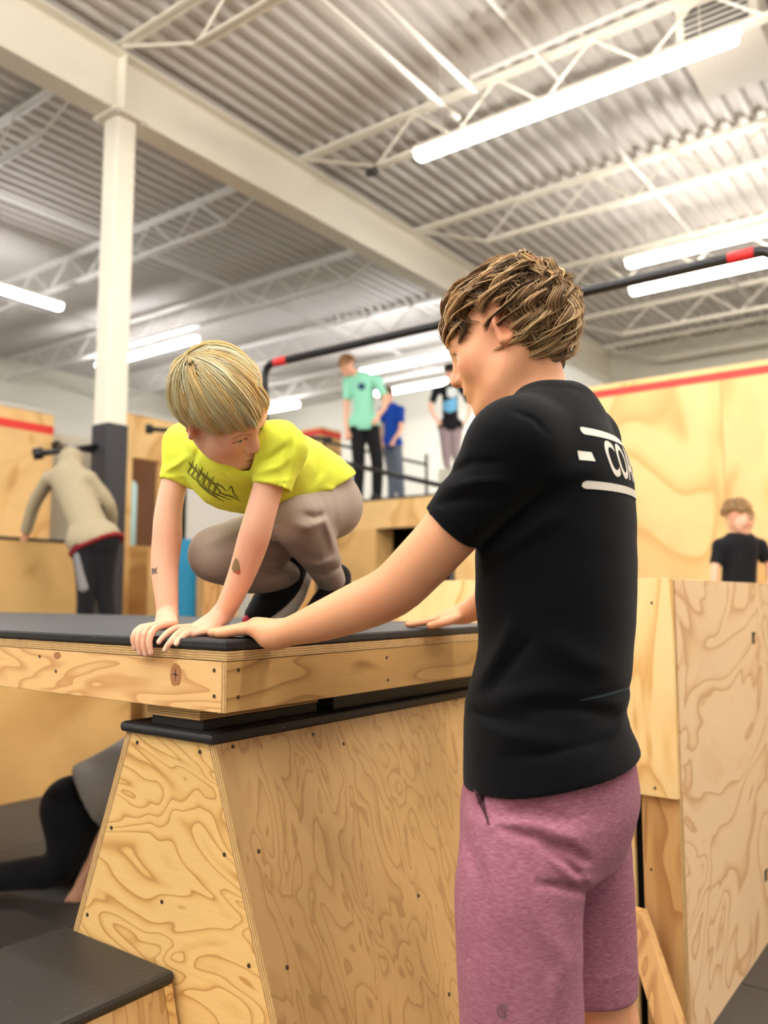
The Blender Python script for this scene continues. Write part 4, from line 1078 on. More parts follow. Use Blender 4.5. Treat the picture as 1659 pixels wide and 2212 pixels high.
# socks and shoes (below the picture)
for (p, nm) in ((fl_l, 'l'), (fl_r, 'r')):
    sh = Field(); f = cF; s_ = np.array([p[0], p[1], 0])
    sh.chain([s_-f*.05+_Z*.045, s_+f*.05+_Z*.045, s_+f*.15+_Z*.035], [.043, .044, .036], .02, 'u', 3); sh.chain([s_+_Z*.05, s_+_Z*.11], [.045, .043], .02)
    sh._add(lambda P, c_, r_: -(P[..., 2]-.002), s_-1, s_+1, .004, 'i')
    v, q = sh.mesh(.007, 1); npmesh('shoe', v, q, 'shoe_black', coach)
# hair: cap and strands that spread from the crown
def hair(H, name, parent, crown, ell, cen, end_fn, n_clump, per, length, palette, seed, wave=(0, 0, 0), lift=.012, rad=.0011, capcol=None, tipsharp=True, cap_r=1.05, liftfn=None):
    rs = np.random.RandomState(seed); ell = np.array(ell); cen = np.array(cen)
    c = nrm(np.array(crown)); a = nrm(np.cross(c, [0, 1, 0] if abs(c[1]) < .9 else [1, 0, 0])); b = np.cross(c, a)
    def npos(al, ph): return np.cos(al)[..., None]*c+np.sin(al)[..., None]*(np.cos(ph)[..., None]*a+np.sin(ph)[..., None]*b)
    def world(n, h):
        loc = cen+n*(ell+h[..., None]); return H.o+H.s*(loc@H.A)
    # cap
    na, nph = 26, 72; ph = np.linspace(0, 2*np.pi, nph, endpoint=False); E = end_fn(npos(np.full(nph, 1.2), ph), ph)
    al = np.linspace(0, 1, na)[:, None]*E[None]; ng = npos(al, np.repeat(ph[None], na, 0))
    hg = lift*(.12+.5*np.exp(-(al/.2)**2)); hg *= np.clip((1-np.linspace(0, 1, na)[:, None])*6, .05, 1)
    CV = world(ng, hg).reshape(-1, 3); id_ = np.arange(na*nph).reshape(na, nph)
    CQ = np.stack([id_[:-1], np.roll(id_, -1, 1)[:-1], np.roll(id_, -1, 1)[1:], id_[1:]], -1).reshape(-1, 4)
    parts = [(CV, CQ, np.tile(capcol if capcol is not None else palette[0], (len(CV), 1)))]
    m = 10; ss = np.linspace(0, 1, m)
    N = n_clump*per
    cph = rs.rand(n_clump)*2*np.pi; cs = np.sqrt(rs.rand(n_clump)); cs[:n_clump//8] *= .12
    cE = end_fn(npos(np.full(n_clump, 1.2), cph), cph)
    csh = rs.normal(size=n_clump); cw = rs.rand(n_clump)*6.28; clen = length*(.75+.5*rs.rand(n_clump)); ctint = rs.rand(n_clump)
    ci = np.repeat(np.arange(n_clump), per); jit = rs.normal(size=N); jit2 = rs.normal(size=N)
    a0 = np.clip(cs[ci]*(cE[ci]*.92)+.03*jit-.06, .0, None)
    arc = clen[ci]/ell.mean()
    a1 = np.minimum(a0+arc, cE[ci]*(1.0+.06*csh[ci])+.02*jit2); a1 = np.maximum(a1, a0+.12)
    al = a0[:, None]+(a1-a0)[:, None]*ss[None]
    conv = (1-.55*ss)[None]*jit[:, None]*.075/np.maximum(np.sin(al), .25)
    swirl = wave[2]*ss[None]*np.sin(cw[ci])[:, None]
    php = cph[ci][:, None]+conv+(wave[0]*np.sin(ss[None]*wave[1]+cw[ci][:, None])+swirl)/np.maximum(np.sin(al), .3)
    n = npos(al, php)
    lf = liftfn(n) if liftfn is not None else lift
    env = (.35+.65*np.sin(np.pi*np.clip(ss*.85+.08, 0, 1)))[None]
    h = lf*env*(1+.20*csh[ci])[:, None]+.0025*jit2[:, None]*(1-.4*ss)[None]+wave[0]*.03*np.sin(ss[None]*wave[1]*1.0+cw[ci][:, None]+1.5)
    P = world(n, np.maximum(h, .002))
    r = rad*H.s*np.clip(1.15-ss**3*1.05, .08, 1)[None]*(.7+.6*rs.rand(N))[:, None]
    pal = np.array(palette); tv = np.clip(ctint[ci]*.8+.12*jit+.10, 0, .999)*(len(pal)-1); i0 = tv.astype(int); fr = (tv-i0)[:, None]
    tn = pal[i0]*(1-fr)+pal[np.minimum(i0+1, len(pal)-1)]*fr
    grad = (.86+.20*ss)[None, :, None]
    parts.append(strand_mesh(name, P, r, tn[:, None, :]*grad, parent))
    return join_np(name, parts, 'hair', parent)
def S3(r, g, b): return np.array(srgb(r, g, b)[:3])
def coach_end(n, ph):
    # how far from the crown (radians) the hair reaches for a direction n: forehead, temples, nape
    f, l, u = n[:, 1], np.abs(n[:, 0]), n[:, 2]
    e = np.full(len(n), 1.62)
    e = np.where(f > .1, 1.62+.12*f, e); e = e-.30*np.exp(-((f-.02)/.22)**2)*(l > .5)+.22*np.exp(-((f-.55)/.25)**2)-.22*np.exp(-((f-.10)/.25)**2)*(l > .6)
    e = e+.80*np.clip((-f-.1)*1.5, 0, 1)
    return e
def coach_lift(n): return .010+.010*np.clip(-n[..., 1], 0, 1)+.004*np.clip(n[..., 2], 0, 1)+.014*np.clip(n[..., 1], 0, 1)*np.clip(n[..., 2]+.3, 0, 1)
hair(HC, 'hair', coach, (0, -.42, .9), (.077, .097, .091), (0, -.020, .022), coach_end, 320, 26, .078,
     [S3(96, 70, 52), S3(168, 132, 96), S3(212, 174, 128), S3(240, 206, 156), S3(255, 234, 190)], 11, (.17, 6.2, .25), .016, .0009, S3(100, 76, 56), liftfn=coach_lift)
# ------------------------------------------------------------------ the crouching blond boy
cloth('tee_lime', srgb(238, 246, 84), srgb(228, 238, 70), 900, .85, False, .25)
cloth('jogger_taupe', srgb(174, 158, 146), srgb(160, 144, 132), 700, .9, False, .25)
plain('print_brown', srgb(120, 118, 40), .8); plain('tattoo_grey', srgb(122, 102, 92), .7); plain('tattoo_brown', srgb(146, 116, 78), .7); plain('tattoo_red', srgb(190, 84, 64), .7)
cloth('shoe_knit', srgb(22, 22, 24), None, 500, .8); plain('shoe_red', srgb(196, 44, 60), .5); plain('sole_white', srgb(222, 216, 208), .55)
RFZ = np.stack([_R, _Fh, _Z])
def rfz(r, f, z): return nrm(np.array([r, f, z])@RFZ)
fx = onz(560, 1358, ZT)
kid = person('blond boy in lime yellow shirt crouching on the platform, hands on its edge', (fx[0], fx[1], ZT))
HK = Frame(at(482, 889, 1.53), rfz(.746, -.197, -.636), rfz(.2285, -.821, .523), .855)
def A4(l): return [at(*q[:3]) for q in l], [q[3] for q in l]
kra, krr = A4([(400, 962, 1.69, .028), (376, 1045, 1.685, .0265), (363, 1110, 1.68, .0275), (361, 1160, 1.675, .0295), (356, 1222, 1.665, .0275), (360, 1290, 1.65, .0230), (362, 1326, 1.645, .0205)])
kla, klr = A4([(604, 966, 1.567, .030), (577, 1060, 1.56, .0285), (560, 1120, 1.56, .029), (546, 1170, 1.57, .0300), (526, 1230, 1.59, .0265), (501, 1290, 1.61, .0225), (481, 1326, 1.625, .0200)])
LEG_R, LRR = A4([(655, 1125, 1.93, .066), (560, 1165, 1.84, .064), (468, 1196, 1.745, .055)])
SHIN_R, SRR = A4([(468, 1200, 1.745, .053), (545, 1238, 1.83, .046), (618, 1243, 1.93, .034)])
LEG_L, LLR = A4([(712, 1095, 1.92, .068), (672, 1102, 1.82, .070), (632, 1118, 1.745, .060)])
SHIN_L, SLR = A4([(634, 1124, 1.745, .058), (684, 1190, 1.84, .047), (716, 1254, 1.94, .034)])
def kid_body():
    F = Field()
    F.chain([at(515, 985, 1.66), at(590, 1020, 1.74), at(690, 1090, 1.90)], [.062, .066, .065], 0, 'u', 3)
    F.chain([kra[0], at(505, 965, 1.63), kla[0]], [.026, .042, .028], .03, 'u', 3)
    F.chain(kra, krr, .015, 'u', 3); F.chain(kla, klr, .015, 'u', 3)
    F.chain([at(520, 980, 1.64), HK(0, -.02, -.06), HK(0, -.01, -.02)], [.044, .041, .041], .02, 'u', 3)
    head_field(F, HK, True)
    for P, r in ((LEG_R, LRR), (SHIN_R, SRR), (LEG_L, LLR), (SHIN_L, SLR)): F.chain(P, [q-.016 for q in r], .02, 'u', 3)
    # right hand curled over the mat edge
    w_ = kra[-1]; ks = []; fs = []
    for i, (py_, tz) in enumerate(((0, 0), (.0160, -.002), (.0318, -.001), (.0465, .005))):      # index ... little finger
        y = onx(322, 1390, .985)[1]+py_
        ks.append(np.array([1.038+.004*abs(i-1), y+.002, 1.126-.002*i])); x0 = .0035*(i-1)
        fs.append([ks[-1], np.array([.994+abs(x0), y, 1.117]), np.array([.984, y-.001, 1.094+tz]), np.array([.9875, y-.004, 1.072+tz*1.5])])
    th = [w_-_Z*.012+np.array([.0, -.012, 0]), at(378, 1362, 1.60), at(366, 1372, 1.585)]
    hand(F, w_, ks, fs, th, .0120, .008, .0066)
    # left hand spread on the mat
    w_ = kla[-1]
    fs = [[at(424, 1354, 1.594), at(380, 1357, 1.575), at(357, 1372, 1.553), at(343, 1387, 1.545)],
          [at(432, 1359, 1.590), at(394, 1362, 1.558), at(371, 1383, 1.527), at(356, 1404, 1.523)],
          [at(443, 1361, 1.588), at(416, 1364, 1.570), at(397, 1373, 1.538), at(381, 1391, 1.522)],
          [at(455, 1362, 1.588), at(435, 1365, 1.573), at(421, 1369, 1.565), at(409, 1374, 1.558)]]
    hand(F, w_, [f[0] for f in fs], fs, [at(462, 1346, 1.615), at(424, 1356, 1.605), at(398, 1362, 1.598), at(378, 1366, 1.592)], .0120, .008, .0064)
    return F
V, Q = kid_body().mesh(.0027, 1)
col = np.tile(SKF, (len(V), 1))
for q in ((300, 1385, 1.60, .03), (318, 1424, 1.60, .012), (352, 1398, 1.54, .014), (377, 1388, 1.545, .012), (550, 1170, 1.57, .03), (362, 1165, 1.67, .03)):
    col = blend(col, .38*np.exp(-((V-at(*q[:3]))**2).sum(-1)/q[3]**2), RED)
for q in ((342, 1387, 1.540), (355, 1404, 1.518), (380, 1392, 1.517)): col = blend(col, .8*np.clip(np.exp(-((V-at(*q))**2).sum(-1)/.0055**2)*2-.7, 0, 1), S3(255, 226, 214))
for i in range(4):
    q = np.array([.981, onx(322, 1390, .985)[1]+(0, .016, .0318, .0465)[i]-.004, 1.073+(0, -.003, -.0015, .0075)[i]]); col = blend(col, .8*np.clip(np.exp(-((V-q)**2).sum(-1)/.0055**2)*2-.7, 0, 1), S3(255, 226, 214))
col = head_tint(V, col, HK)
kbody = npmesh('body', V, Q, 'skin', kid, col)
kbv = BVHTree.FromPolygons([Vector(v) for v in V], [tuple(int(i) for i in q) for q in Q])
def kid_shirt():
    F = Field()
    F.chain([at(512, 985, 1.645), at(575, 1008, 1.715), at(645, 1032, 1.815), at(712, 1062, 1.895)], [.080, .088, .090, .074], 0, 'u', 3)
    F.chain([kra[0]+_Z*.002, at(500, 968, 1.625), kla[0]+_Z*.002], [.040, .058, .044], .04, 'u', 3)
    F.chain([at(432, 1005, 1.665), at(470, 1052, 1.665), at(525, 1050, 1.69)], [.034, .038, .055], .04, 'u', 3)
    for arm, hem, r in ((kra, at(377, 1041, 1.685), (.040, .0305, .0295)), (kla, at(590, 1054, 1.56), (.044, .038, .038))):
        hn = nrm(arm[0]-arm[1]); F.chain([arm[0], arm[1]+(hem-arm[1])*.8, arm[2]+(hem-arm[1])], r, .03, 'u', 3, None, [(hem, hn)])
        F.chain([hem-hn*.02, hem+hn*.03], [r[2]-.0080]*2, .002, 's', 1, None, [(hem+hn*.010, -hn)])
    # tail of the shirt at the back
    F.chain([at(690, 1030, 1.88), at(742, 1068, 1.93)], [.045, .022], .04, 'u', 1)
    # neck opening
    F.ball(at(533, 968, 1.575), .043, .010, 's'); F.ball(HK(0, -.015, -.04), .056, .006, 's')
    # hem: hollow where the trousers come out
    n = rfz(.35, .25, -.9); c = at(640, 1078, 1.80)
    F._add(lambda P, c_, r_: (P-c.astype(np.float32))@n.astype(np.float32)-.004, c-1, c+1, .006, 'i')
    F.disp.append(folds([([(640, 925), (625, 980), (612, 1040)], 1.58, -.005, 9), ([(665, 950), (660, 1000), (640, 1040)], 1.66, .005, 11), ([(690, 985), (690, 1020), (670, 1050)], 1.75, -.004, 10),
        ([(420, 925), (430, 970), (410, 1020)], 1.66, -.0035, 7), ([(395, 930), (420, 985), (440, 1040)], 1.65, .003, 7), ([(445, 940), (470, 1000), (520, 1050)], 1.62, .004, 12), ([(350, 1020), (380, 1005), (405, 985)], 1.66, .003, 6),
        ([(560, 1000), (590, 985), (625, 960)], 1.54, -.004, 7), ([(555, 1020), (600, 1010), (630, 985)], 1.53, .003, 7), ([(548, 1040), (592, 1040), (635, 1036)], 1.53, .001, 3), ([(350, 1028), (380, 1030), (408, 1026)], 1.66, .001, 3),
        ([(690, 1052), (715, 1058), (745, 1070)], 1.85, .004, 8)]))
    F.disp.append(ripple(.0016, 22, 13)); F.disp.append(ripple(.0007, 60, 15))
    return F
V, Q = kid_shirt().mesh(.003, 1)
kshirt = npmesh('t_shirt', V, Q, 'tee_lime', kid)
ksbv = BVHTree.FromPolygons([Vector(v) for v in V], [tuple(int(i) for i in q) for q in Q])
def stamp_px(name, polys, D, bvh, mat, parent, lift=.0009):
    """flat print: outlines given where they show, dropped onto the surface they are printed on"""
    bm = bmesh.new(); off = parent_loc(parent)
    for pts in polys: bm.faces.new([bm.verts.new((p[0], p[1], 0)) for p in pts])
    bmesh.ops.triangulate(bm, faces=bm.faces[:])
    for _ in range(4):
        ed = [e for e in bm.edges if e.calc_length() > 6]
        if not ed: break
        bmesh.ops.subdivide_edges(bm, edges=ed, cuts=1); bmesh.ops.triangulate(bm, faces=bm.faces[:])
    bad = []
    for v in bm.verts:
        d = Vector(nrm(ray(v.co.x, v.co.y))); hit, n, i, dd = bvh.ray_cast(Vector(at(v.co.x, v.co.y, D)), d, .5)
        if hit is None: bad.append(v); continue
        v.co = hit+(n if n.dot(d) < 0 else -n)*lift-off
    bmesh.ops.delete(bm, geom=bad, context='VERTS')
    me = bpy.data.meshes.new(name); bm.to_mesh(me); bm.free(); return link(name, me, mat, parent)
def strips(lines, w_):
    out = []
    for ln in lines:
        pts = catmull(np.array(ln, float), 4); m = len(pts)
        for i in range(m-1):
            d = nrm(pts[i+1]-pts[i]); p = np.array([-d[1], d[0]]); k0, k1 = [w_*(1-.75*abs(2*j/(m-1)-1)**2) for j in (i, i+1)]
            out.append([tuple(pts[i]-p*k0), tuple(pts[i+1]-p*k1), tuple(pts[i+1]+p*k1), tuple(pts[i]+p*k0)])
    return out
lines = []
for i, (x, y) in enumerate(((408, 996), (416, 1003), (428, 1010), (440, 1020), (452, 1030), (462, 1042))):   # flame-like strokes
    lines.append([(x, y), (x+5, y+12), (x-1, y+24), (x+8, y+34)]); lines.append([(x+10, y-2), (x+7, y+10), (x+13, y+20), (x+6, y+30)])
lines += [[(418, 1030), (440, 1052), (470, 1068), (500, 1080)], [(430, 1046), (455, 1066), (485, 1084)], [(470, 1052), (480, 1066), (500, 1072), (520, 1082)], [(492, 1060), (500, 1050), (505, 1066), (515, 1076)], [(455, 1040), (476, 1048), (490, 1062)]]
stamp_px('printed_drawing', strips(lines, 1.7), 1.35, ksbv, 'print_brown', kshirt)
bf = [(510, 1204), (515, 1210), (518, 1222), (520, 1236), (514, 1240), (504, 1236), (501, 1228), (504, 1216)]
stamp_px('temporary_tattoo', [bf], 1.35, kbv, 'tattoo_brown', kbody, .0006); stamp_px('temporary_tattoo', [[(508, 1233), (519, 1232), (520, 1240), (512, 1240)]], 1.35, kbv, 'tattoo_red', kbody, .0009)
stamp_px('temporary_tattoo', [[(329, 1226), (334, 1229), (340, 1224), (338, 1234), (341, 1240), (333, 1238), (330, 1243), (328, 1234)]], 1.4, kbv, 'tattoo_grey', kbody, .0006)
def kid_pants():
    F = Field()
    for P, r in ((LEG_R, LRR), (SHIN_R, SRR), (LEG_L, LLR), (SHIN_L, SLR)): F.chain(P, r, .022, 'u', 3)
    F.chain([at(660, 1105, 1.95), at(705, 1090, 1.92)], [.072, .072], .04, 'u', 1)
    F.chain([at(690, 1075, 1.91), at(640, 1050, 1.82)], [.070, .068], .04, 'u', 1)
    F.disp.append(folds([([(655, 1112), (680, 1118), (700, 1112)], 1.72, -.006, 8), ([(640, 1135), (668, 1140), (700, 1122)], 1.73, .006, 10), ([(700, 1120), (712, 1150), (722, 1190)], 1.80, .005, 8), ([(590, 1150), (605, 1175), (625, 1195)], 1.72, -.005, 8),
        ([(660, 1215), (690, 1222), (730, 1205)], 1.85, .005, 8), ([(675, 1235), (700, 1240), (735, 1225)], 1.88, -.005, 7), ([(560, 1215), (600, 1220), (625, 1235)], 1.85, .005, 7), ([(565, 1240), (595, 1238), (620, 1225)], 1.85, -.005, 6), ([(440, 1180), (470, 1165), (510, 1150)], 1.72, .003, 12)]))
    F.disp.append(ripple(.0022, 20, 23)); F.disp.append(ripple(.0008, 55, 25))
    return F
V, Q = kid_pants().mesh(.0034, 1)
npmesh('jogger_trousers', V, Q, 'jogger_taupe', kid)
def shoe(up, sole, nm):
    F = Field(); P, r = A4(up); F.chain(P, r, 0, 'u', 3)
    v, q = F.mesh(.0034, 1); sh = npmesh('shoe', v, q, 'shoe_knit', kid)
    G = Field(); P, r = A4(sole); G.chain(P, r, 0, 'u', 3); v, q = G.mesh(.0034, 1); npmesh('sole', v, q, 'sole_white', sh)
    return sh
s1 = shoe([(636, 1226, 1.955, .031), (616, 1262, 1.94, .037), (585, 1292, 1.915, .037), (553, 1328, 1.895, .026)], [(658, 1246, 1.968, .018), (640, 1290, 1.95, .020), (605, 1330, 1.93, .021), (560, 1350, 1.90, .015)], 'r')
p, r = A4([(533, 1338, 1.880, .010), (546, 1348, 1.880, .010)]); G = Field(); G.chain(p, r, 0, 'u', 1); v, q = G.mesh(.003, 1); npmesh('toe_patch', v, q, 'shoe_red', s1)
p, r = A4([(655, 1222, 1.962, .010), (658, 1234, 1.966, .009)]); G = Field(); G.chain(p, r, 0, 'u', 1); v, q = G.mesh(.003, 1); npmesh('heel_tab', v, q, 'shoe_red', s1)
shoe([(728, 1248, 1.965, .034), (722, 1280, 1.955, .037), (700, 1312, 1.93, .036), (672, 1338, 1.90, .026)], [(742, 1300, 1.975, .018), (715, 1336, 1.95, .018), (680, 1352, 1.91, .014)], 'l')
def kid_end(n, ph):
    f, l = n[:, 1], np.abs(n[:, 0])
    return 1.60+1.5*np.clip(f, 0, 1)**1.2-.06*np.clip(-f, 0, 1)
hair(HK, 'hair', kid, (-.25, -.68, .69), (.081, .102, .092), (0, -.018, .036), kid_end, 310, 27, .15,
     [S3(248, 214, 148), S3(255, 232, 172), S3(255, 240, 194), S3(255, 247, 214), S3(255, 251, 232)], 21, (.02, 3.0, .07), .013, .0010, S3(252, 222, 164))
# ------------------------------------------------------------------ people in the background
cloth('hoodie_khaki', srgb(176, 164, 138), srgb(158, 146, 122), 300); cloth('trousers_black', srgb(28, 28, 32), None, 400); cloth('hem_red', srgb(150, 40, 50), None, 400)
cloth('panel_cloth_grey', srgb(140, 138, 140), None, 400); cloth('tee_grey', srgb(160, 158, 158), srgb(140, 138, 140), 300); cloth('jeans_black', srgb(24, 26, 34), None, 400)
cloth('tee_mint', srgb(160, 232, 206), srgb(146, 222, 194), 300); cloth('tee_blue', srgb(28, 74, 176), srgb(22, 60, 156), 300); cloth('jeans_grey', srgb(104, 112, 126), None, 300)
cloth('trousers_mauve', srgb(160, 142, 148), None, 300); cloth('tee_dark', srgb(26, 26, 30), None, 300); plain('print_blue', srgb(110, 180, 226), .8); plain('print_pale', srgb(214, 222, 224), .8); plain('print_navy', srgb(40, 80, 110), .8)
def figure(label, J, s, shirt, trousers, haircol, foot, face, hs=.86, sleeve=.45, res=.011, long_sleeve=False, hood=False, body_r=1.0, hem=-.05, shoes='shoe_black', collar=0):
    """J: joints as (px, py, depth) or world points; s = size of a 1.75 m adult scaled down; foot = base point"""
    P = {k: (at(*v) if v[0] > 30 or abs(v[1]) > 30 else np.array(v, float)) for k, v in J.items()}
    o = person(label, foot); F = Field(); b = s*body_r
    H = Frame(P['head'], face[0], face[1], hs)
    ch = (P['ls']+P['rs'])/2; hp = (P['lh']+P['rh'])/2
    F.chain([ch, (ch+hp)/2, hp], [.105*b, .10*b, .10*b], 0, 'u', 3); F.chain([P['ls'], ch+(P['head']-ch)*.15, P['rs']], [.048*s, .07*s, .048*s], .04*s, 'u', 3)
    F.chain([ch, H(0, -.02, -.05)], [.055*s, .046*s], .03*s, 'u', 1)
    head_field(F, H, True)
    for a in 'lr':
        F.chain([P[a+'s'], P[a+'e'], P[a+'w']], [.044*s, .036*s, .026*s], .02*s, 'u', 3)
        w_ = P[a+'w']; d = nrm(P[a+'w']-P[a+'e']); sd = nrm(np.cross(d, _Fh)); 
        F.chain([w_, w_+d*.06*s], [.024*s, .028*s], .01, 'u', 1, (nrm(np.cross(d, sd)), 1.8))
        for i in range(4): F.chain([w_+d*.06*s+sd*(i-1.5)*.015*s, w_+d*(.15-.012*abs(i-1.3))*s+sd*(i-1.5)*.019*s], [.0085*s, .0065*s], .004, 'u', 1)
        F.chain([w_+d*.02*s+sd*.025*s, w_+d*.085*s+sd*.05*s], [.011*s, .008*s], .006, 'u', 1)
        F.chain([P[a+'h'], P[a+'k'], P[a+'a']], [.075*s, .052*s, .035*s], .03*s, 'u', 3)
    v, q = F.mesh(res, 1); c = head_tint(v, np.tile(SKF, (len(v), 1)), H); npmesh('body', v, q, 'skin', o, c)
    G = Field(); up = nrm(ch-hp)
    G.chain([ch, (ch+hp)/2, hp-up*.03*s], [.125*b, .122*b, .128*b], 0, 'u', 3, None, [(hp+up*hem*s, up)]); G.chain([P['ls'], ch+(P['head']-ch)*.12, P['rs']], [.060*s, .082*s, .060*s], .04*s, 'u', 3)
    G.chain([P['lh']+up*.04*s, P['rh']+up*.04*s], [.116*b]*2, .03*s, 'u', 1, None, [(hp+up*hem*s, up)])
    for a in 'lr':
        e = P[a+'s']+(P[a+'e']-P[a+'s'])*(sleeve*1.6)
        if long_sleeve: G.chain([P[a+'s'], P[a+'e'], P[a+'w']], [.062*s, .056*s, .048*s], .03*s, 'u', 3)
        else: G.chain([P[a+'s'], e], [.060*s, .056*s], .03*s, 'u', 1, None, [(e, nrm(P[a+'s']-e))])
    if hood: G.ball(H(0, -.02, .02), np.array([.10, .125, .125])*H.s, .03, 'u', H.A)
    else: G.ball(H(0, -.015, -.035), .075*H.s, .01, 's')
    G.disp.append(ripple(.004*s, 18, int(P['head'][0]*1000) % 97))
    v, q = G.mesh(res, 1); sh = npmesh('hoodie' if long_sleeve else 't_shirt', v, q, shirt, o)
    T = Field()
    for a in 'lr': T.chain([P[a+'h'], P[a+'k'], P[a+'a']], [.095*b, .074*s, .060*s], .03*s, 'u', 3)
    T.chain([P['lh'], P['rh']], [.100*b, .100*b], .03*s, 'u', 1); T.disp.append(ripple(.004*s, 18, 7))
    v, q = T.mesh(res, 1); tr = npmesh('trousers', v, q, trousers, o)
    for a in 'lr':
        if a+'f' in P:
            K = Field(); K.chain([P[a+'a']-_Z*.01*s, P[a+'a']*.4+P[a+'f']*.6, P[a+'f']], [.046*s, .044*s, .036*s], .01, 'u', 3); v, q = K.mesh(res, 1); npmesh('shoe', v, q, shoes, o)
    if not hood:
        hair(H, 'hair', o, (0, -.5, .85), (.0775, .098, .088), (0, -.018, .036), kid_end, 90, 8, .09, [np.array(haircol)*.75, np.array(haircol), np.array(haircol)*1.2], 5, (.05, 4., .1), .014, .0026, np.array(haircol)*.85)
    return o, sh, tr, P, H
# hooded person leaning on the block
D = 5.38; zf = zA
def fz(px, D, z): q = at(px, 1300, D); q[2] = z; return q
o, sh, tr, P, H = figure('child in a khaki hoodie seen from behind, leaning on the rubber-topped block',
    dict(head=(152, 1004, 5.60), ls=(108, 1034, 5.55), rs=(192, 1034, 5.48), le=(76, 1085, 5.66), lw=(58, 1143, 5.76), re=(236, 1090, 5.55), rw=(240, 1145, 5.70), lh=(184, 1175, D), rh=(226, 1170, D+.03),
         lk=(186, 1270, D-.02), rk=(226, 1270, D+.05), la=fz(182, D, zf+.07), ra=fz(243, D+.06, zf+.07), lf=fz(176, D+.12, zf+.03), rf=fz(238, D+.18, zf+.03)),
    .80, 'hoodie_khaki', 'trousers_black', S3(120, 90, 60), fz(205, D, zf), (rfz(-.3, .75, -.6), _Z), .82, long_sleeve=True, hood=True, res=.009, body_r=1.22, hem=-.03)
G = Field(); c = (P['lh']+P['rh'])/2; u = nrm((P['ls']+P['rs'])/2-c)
G.chain([P['lh']+u*.015-_R*.01, P['rh']+u*.02+_R*.01], [.124, .124], 0, 'u', 1); G._add(lambda Q_, a_, b_: np.abs((Q_-(c-u*.030).astype(np.float32))@u.astype(np.float32))-.012, c-1, c+1, 0, 'i'); v, q = G.mesh(.008, 0); npmesh('hem_band', v, q, 'hem_red', sh)
G = Field(); G.chain([P['lh']-_Z*.03-_Fh*.045-_R*.02, P['lk']-_Fh*.035], [.045, .036], 0, 'u', 1); v, q = G.mesh(.008, 1); npmesh('side_panel', v, q, 'panel_cloth_grey', tr)
# child on hands and knees under the platform
k0, k1 = onz(118, 1905, 0.055), onz(150, 1890, .055)
figure('child in grey shirt and black jeans crawling on the floor behind the vault box',
    dict(head=(402, 1670, 3.52), ls=(325, 1648, 3.42), rs=(337, 1650, 3.68), le=(245, 1770, 3.40), lw=(178, 1905, 3.36), re=(330, 1770, 3.70), rw=(332, 1880, 3.70), lh=(160, 1745, 3.40), rh=(182, 1740, 3.58),
         lk=(132, 1868, 3.36), rk=(200, 1850, 3.60), la=(8, 1893, 3.42), ra=(90, 1880, 3.62), lf=(-50, 1895, 3.44), rf=(30, 1884, 3.64)),
    .95, 'tee_grey', 'jeans_black', S3(110, 80, 55), onz(150, 1905, 0), (rfz(.9, .1, -.4), _Z), .85, res=.009, body_r=1.3, hem=.07)
# boys on the high platform
zq = zQ
D = 9.0; F1 = fz(790, D, zq)
o, sh, *_ = figure('taller boy in a mint green shirt standing on the high platform, looking down',
    dict(head=(750, 790, D-.08), ls=(815, 822, D-.05), rs=(752, 824, D+.03), le=(834, 868, D-.1), lw=(816, 900, D-.22), re=(748, 880, D), rw=(750, 930, D-.05), lh=(802, 922, D), rh=(772, 922, D),
         lk=(815, 1000, D-.04), rk=(775, 1002, D-.04), la=fz(814, D, zq+.07), ra=fz(773, D, zq+.07), lf=fz(806, D-.14, zq+.04), rf=fz(762, D-.14, zq+.04)),
    .93, 'tee_mint', 'trousers_black', S3(206, 160, 108), F1, (rfz(-.5, -.6, -.55), _Z), .92, res=.011)
v_ = [Vector(v.co)+Vector(o.location) for v in sh.data.vertices]; bvm = BVHTree.FromPolygons(v_, [tuple(p.vertices) for p in sh.data.polygons])
stamp_px('chest_emblem', [[(781+8*math.cos(a), 835+8*math.sin(a)) for a in np.linspace(0, 6.28, 12, endpoint=False)]], D-.35, bvm, 'print_navy', sh, .004)
D = 9.35; F2 = fz(858, D, zq)
figure('small boy in a royal blue shirt standing beside the boy in mint',
    dict(head=(836, 855, D-.05), ls=(866, 885, D-.05), rs=(826, 886, D+.08), le=(866, 925, D-.1), lw=(850, 952, D-.16), re=(824, 925, D+.1), rw=(826, 955, D), lh=(855, 962, D), rh=(838, 962, D+.05),
         lk=(862, 1022, D), rk=(846, 1022, D+.04), la=fz(868, D, zq+.06), ra=fz(846, D, zq+.06), lf=fz(862, D-.1, zq+.03), rf=fz(838, D-.1, zq+.03)),
    .72, 'tee_blue', 'jeans_grey', S3(190, 150, 110), F2, (rfz(-.4, -.8, -.3), _Z), .80, res=.011)
D = 9.55; F3 = fz(975, D, le[2])
o, sh, *_ = figure('boy in blue-printed black shirt seen from behind on the high white block',
    dict(head=(974, 806, D), ls=(942, 845, D-.02), rs=(1002, 843, D+.02), le=(930, 880, D-.05), lw=(944, 907, D-.12), re=(1016, 878, D), rw=(1006, 907, D-.1), lh=(960, 925, D), rh=(986, 925, D),
         lk=(963, 972, D-.03), rk=(985, 972, D-.03), la=fz(968, D, le[2]+.07), ra=fz(992, D, le[2]+.07), lf=fz(972, D+.1, le[2]+.035), rf=fz(994, D+.1, le[2]+.035)),
    .74, 'tee_dark', 'trousers_mauve', S3(70, 56, 48), F3, (rfz(.5, .85, -.1), _Z), .80, res=.011)
v_ = [Vector(v.co)+Vector(o.location) for v in sh.data.vertices]; bvm = BVHTree.FromPolygons(v_, [tuple(p.vertices) for p in sh.data.polygons])
stamp_px('back_print', [[(958, 868), (985, 858), (1000, 866), (992, 884), (970, 892), (958, 886)]], D-.35, bvm, 'print_blue', sh, .004)
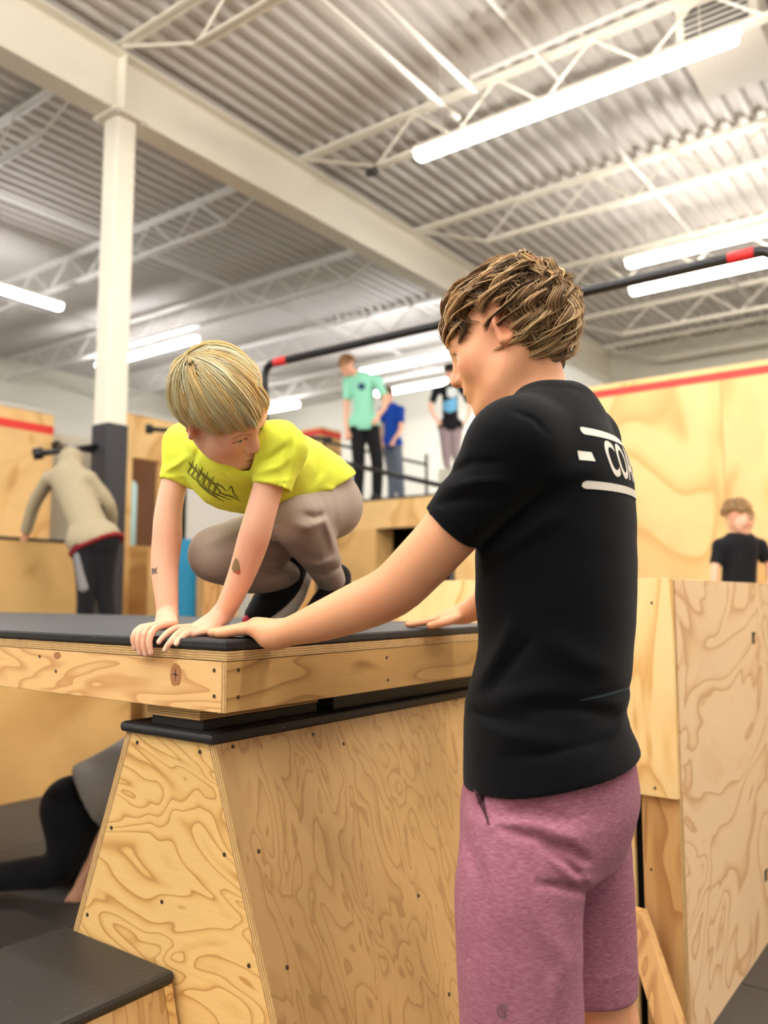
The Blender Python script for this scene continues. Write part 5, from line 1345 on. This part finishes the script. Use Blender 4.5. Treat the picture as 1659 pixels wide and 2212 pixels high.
stamp_px('back_print', [[(966, 838), (984, 836), (992, 850), (978, 860), (966, 856)]], D-.35, bvm, 'print_pale', sh, .006)
# boy on the right behind the tall box
D = 5.0; F4 = fz(1595, D, .47)
figure('boy in a plain black shirt behind the tall box, looking to the right',
    dict(head=(1596, 1118, D-.02), ls=(1640, 1180, D+.02), rs=(1556, 1180, D), le=(1664, 1225, D), lw=(1660, 1290, D-.05), re=(1544, 1235, D-.02), rw=(1546, 1300, D-.05), lh=(1612, 1310, D), rh=(1578, 1310, D),
         lk=(1612, 1420, D-.02), rk=(1578, 1420, D-.02), la=fz(1614, D, .54), ra=fz(1578, D, .54), lf=fz(1616, D-.14, .505), rf=fz(1574, D-.14, .505)),
    .74, 'tee_dark', 'trousers_black', S3(220, 182, 132), F4, (rfz(.75, -.55, -.25), _Z), .84, res=.009, body_r=1.1)
# ------------------------------------------------------------------ pocket strip, painted shirt reflection and the far support of the platform
plain('pocket_dark', srgb(70, 36, 46), .9); plain('reflection_teal', srgb(38, 54, 64), .85)
stamp_px('pocket_opening', [[(1022, 1692), (1034, 1692), (1050, 1742), (1059, 1784), (1055, 1784), (1040, 1748)]], 1.0, bv, 'pocket_dark', shorts, .003)
stamp_px('reflection_streak', [[(1250, 1511), (1300, 1499), (1366, 1482), (1366, 1488), (1300, 1506), (1256, 1514)]], 1.0, shirt_bvh, 'reflection_teal', shirt, .0010)  # bluish reflection on the shirt, painted as a flat teal streak
sv = thing('support_box', 'plywood support box under the far left end of the platform', 'plywood box', (1.3, 3.55, 0))
flatbox((1.06, 3.36, 0), (1.08, 3.76, .93), 'front_panel', 'ply_front', sv); flatbox((1.48, 3.36, 0), (1.50, 3.76, .93), 'back_panel', 'ply_front', sv)
flatbox((1.0805, 3.36, 0), (1.4795, 3.378, .93), 'side_panel', 'ply_side', sv); flatbox((1.0805, 3.742, 0), (1.4795, 3.76, .93), 'side_panel', 'ply_side', sv)
flatbox((1.05, 3.35, .9305), (1.51, 3.77, zb-.0005), 'rubber_top', 'rubber', sv, .004)
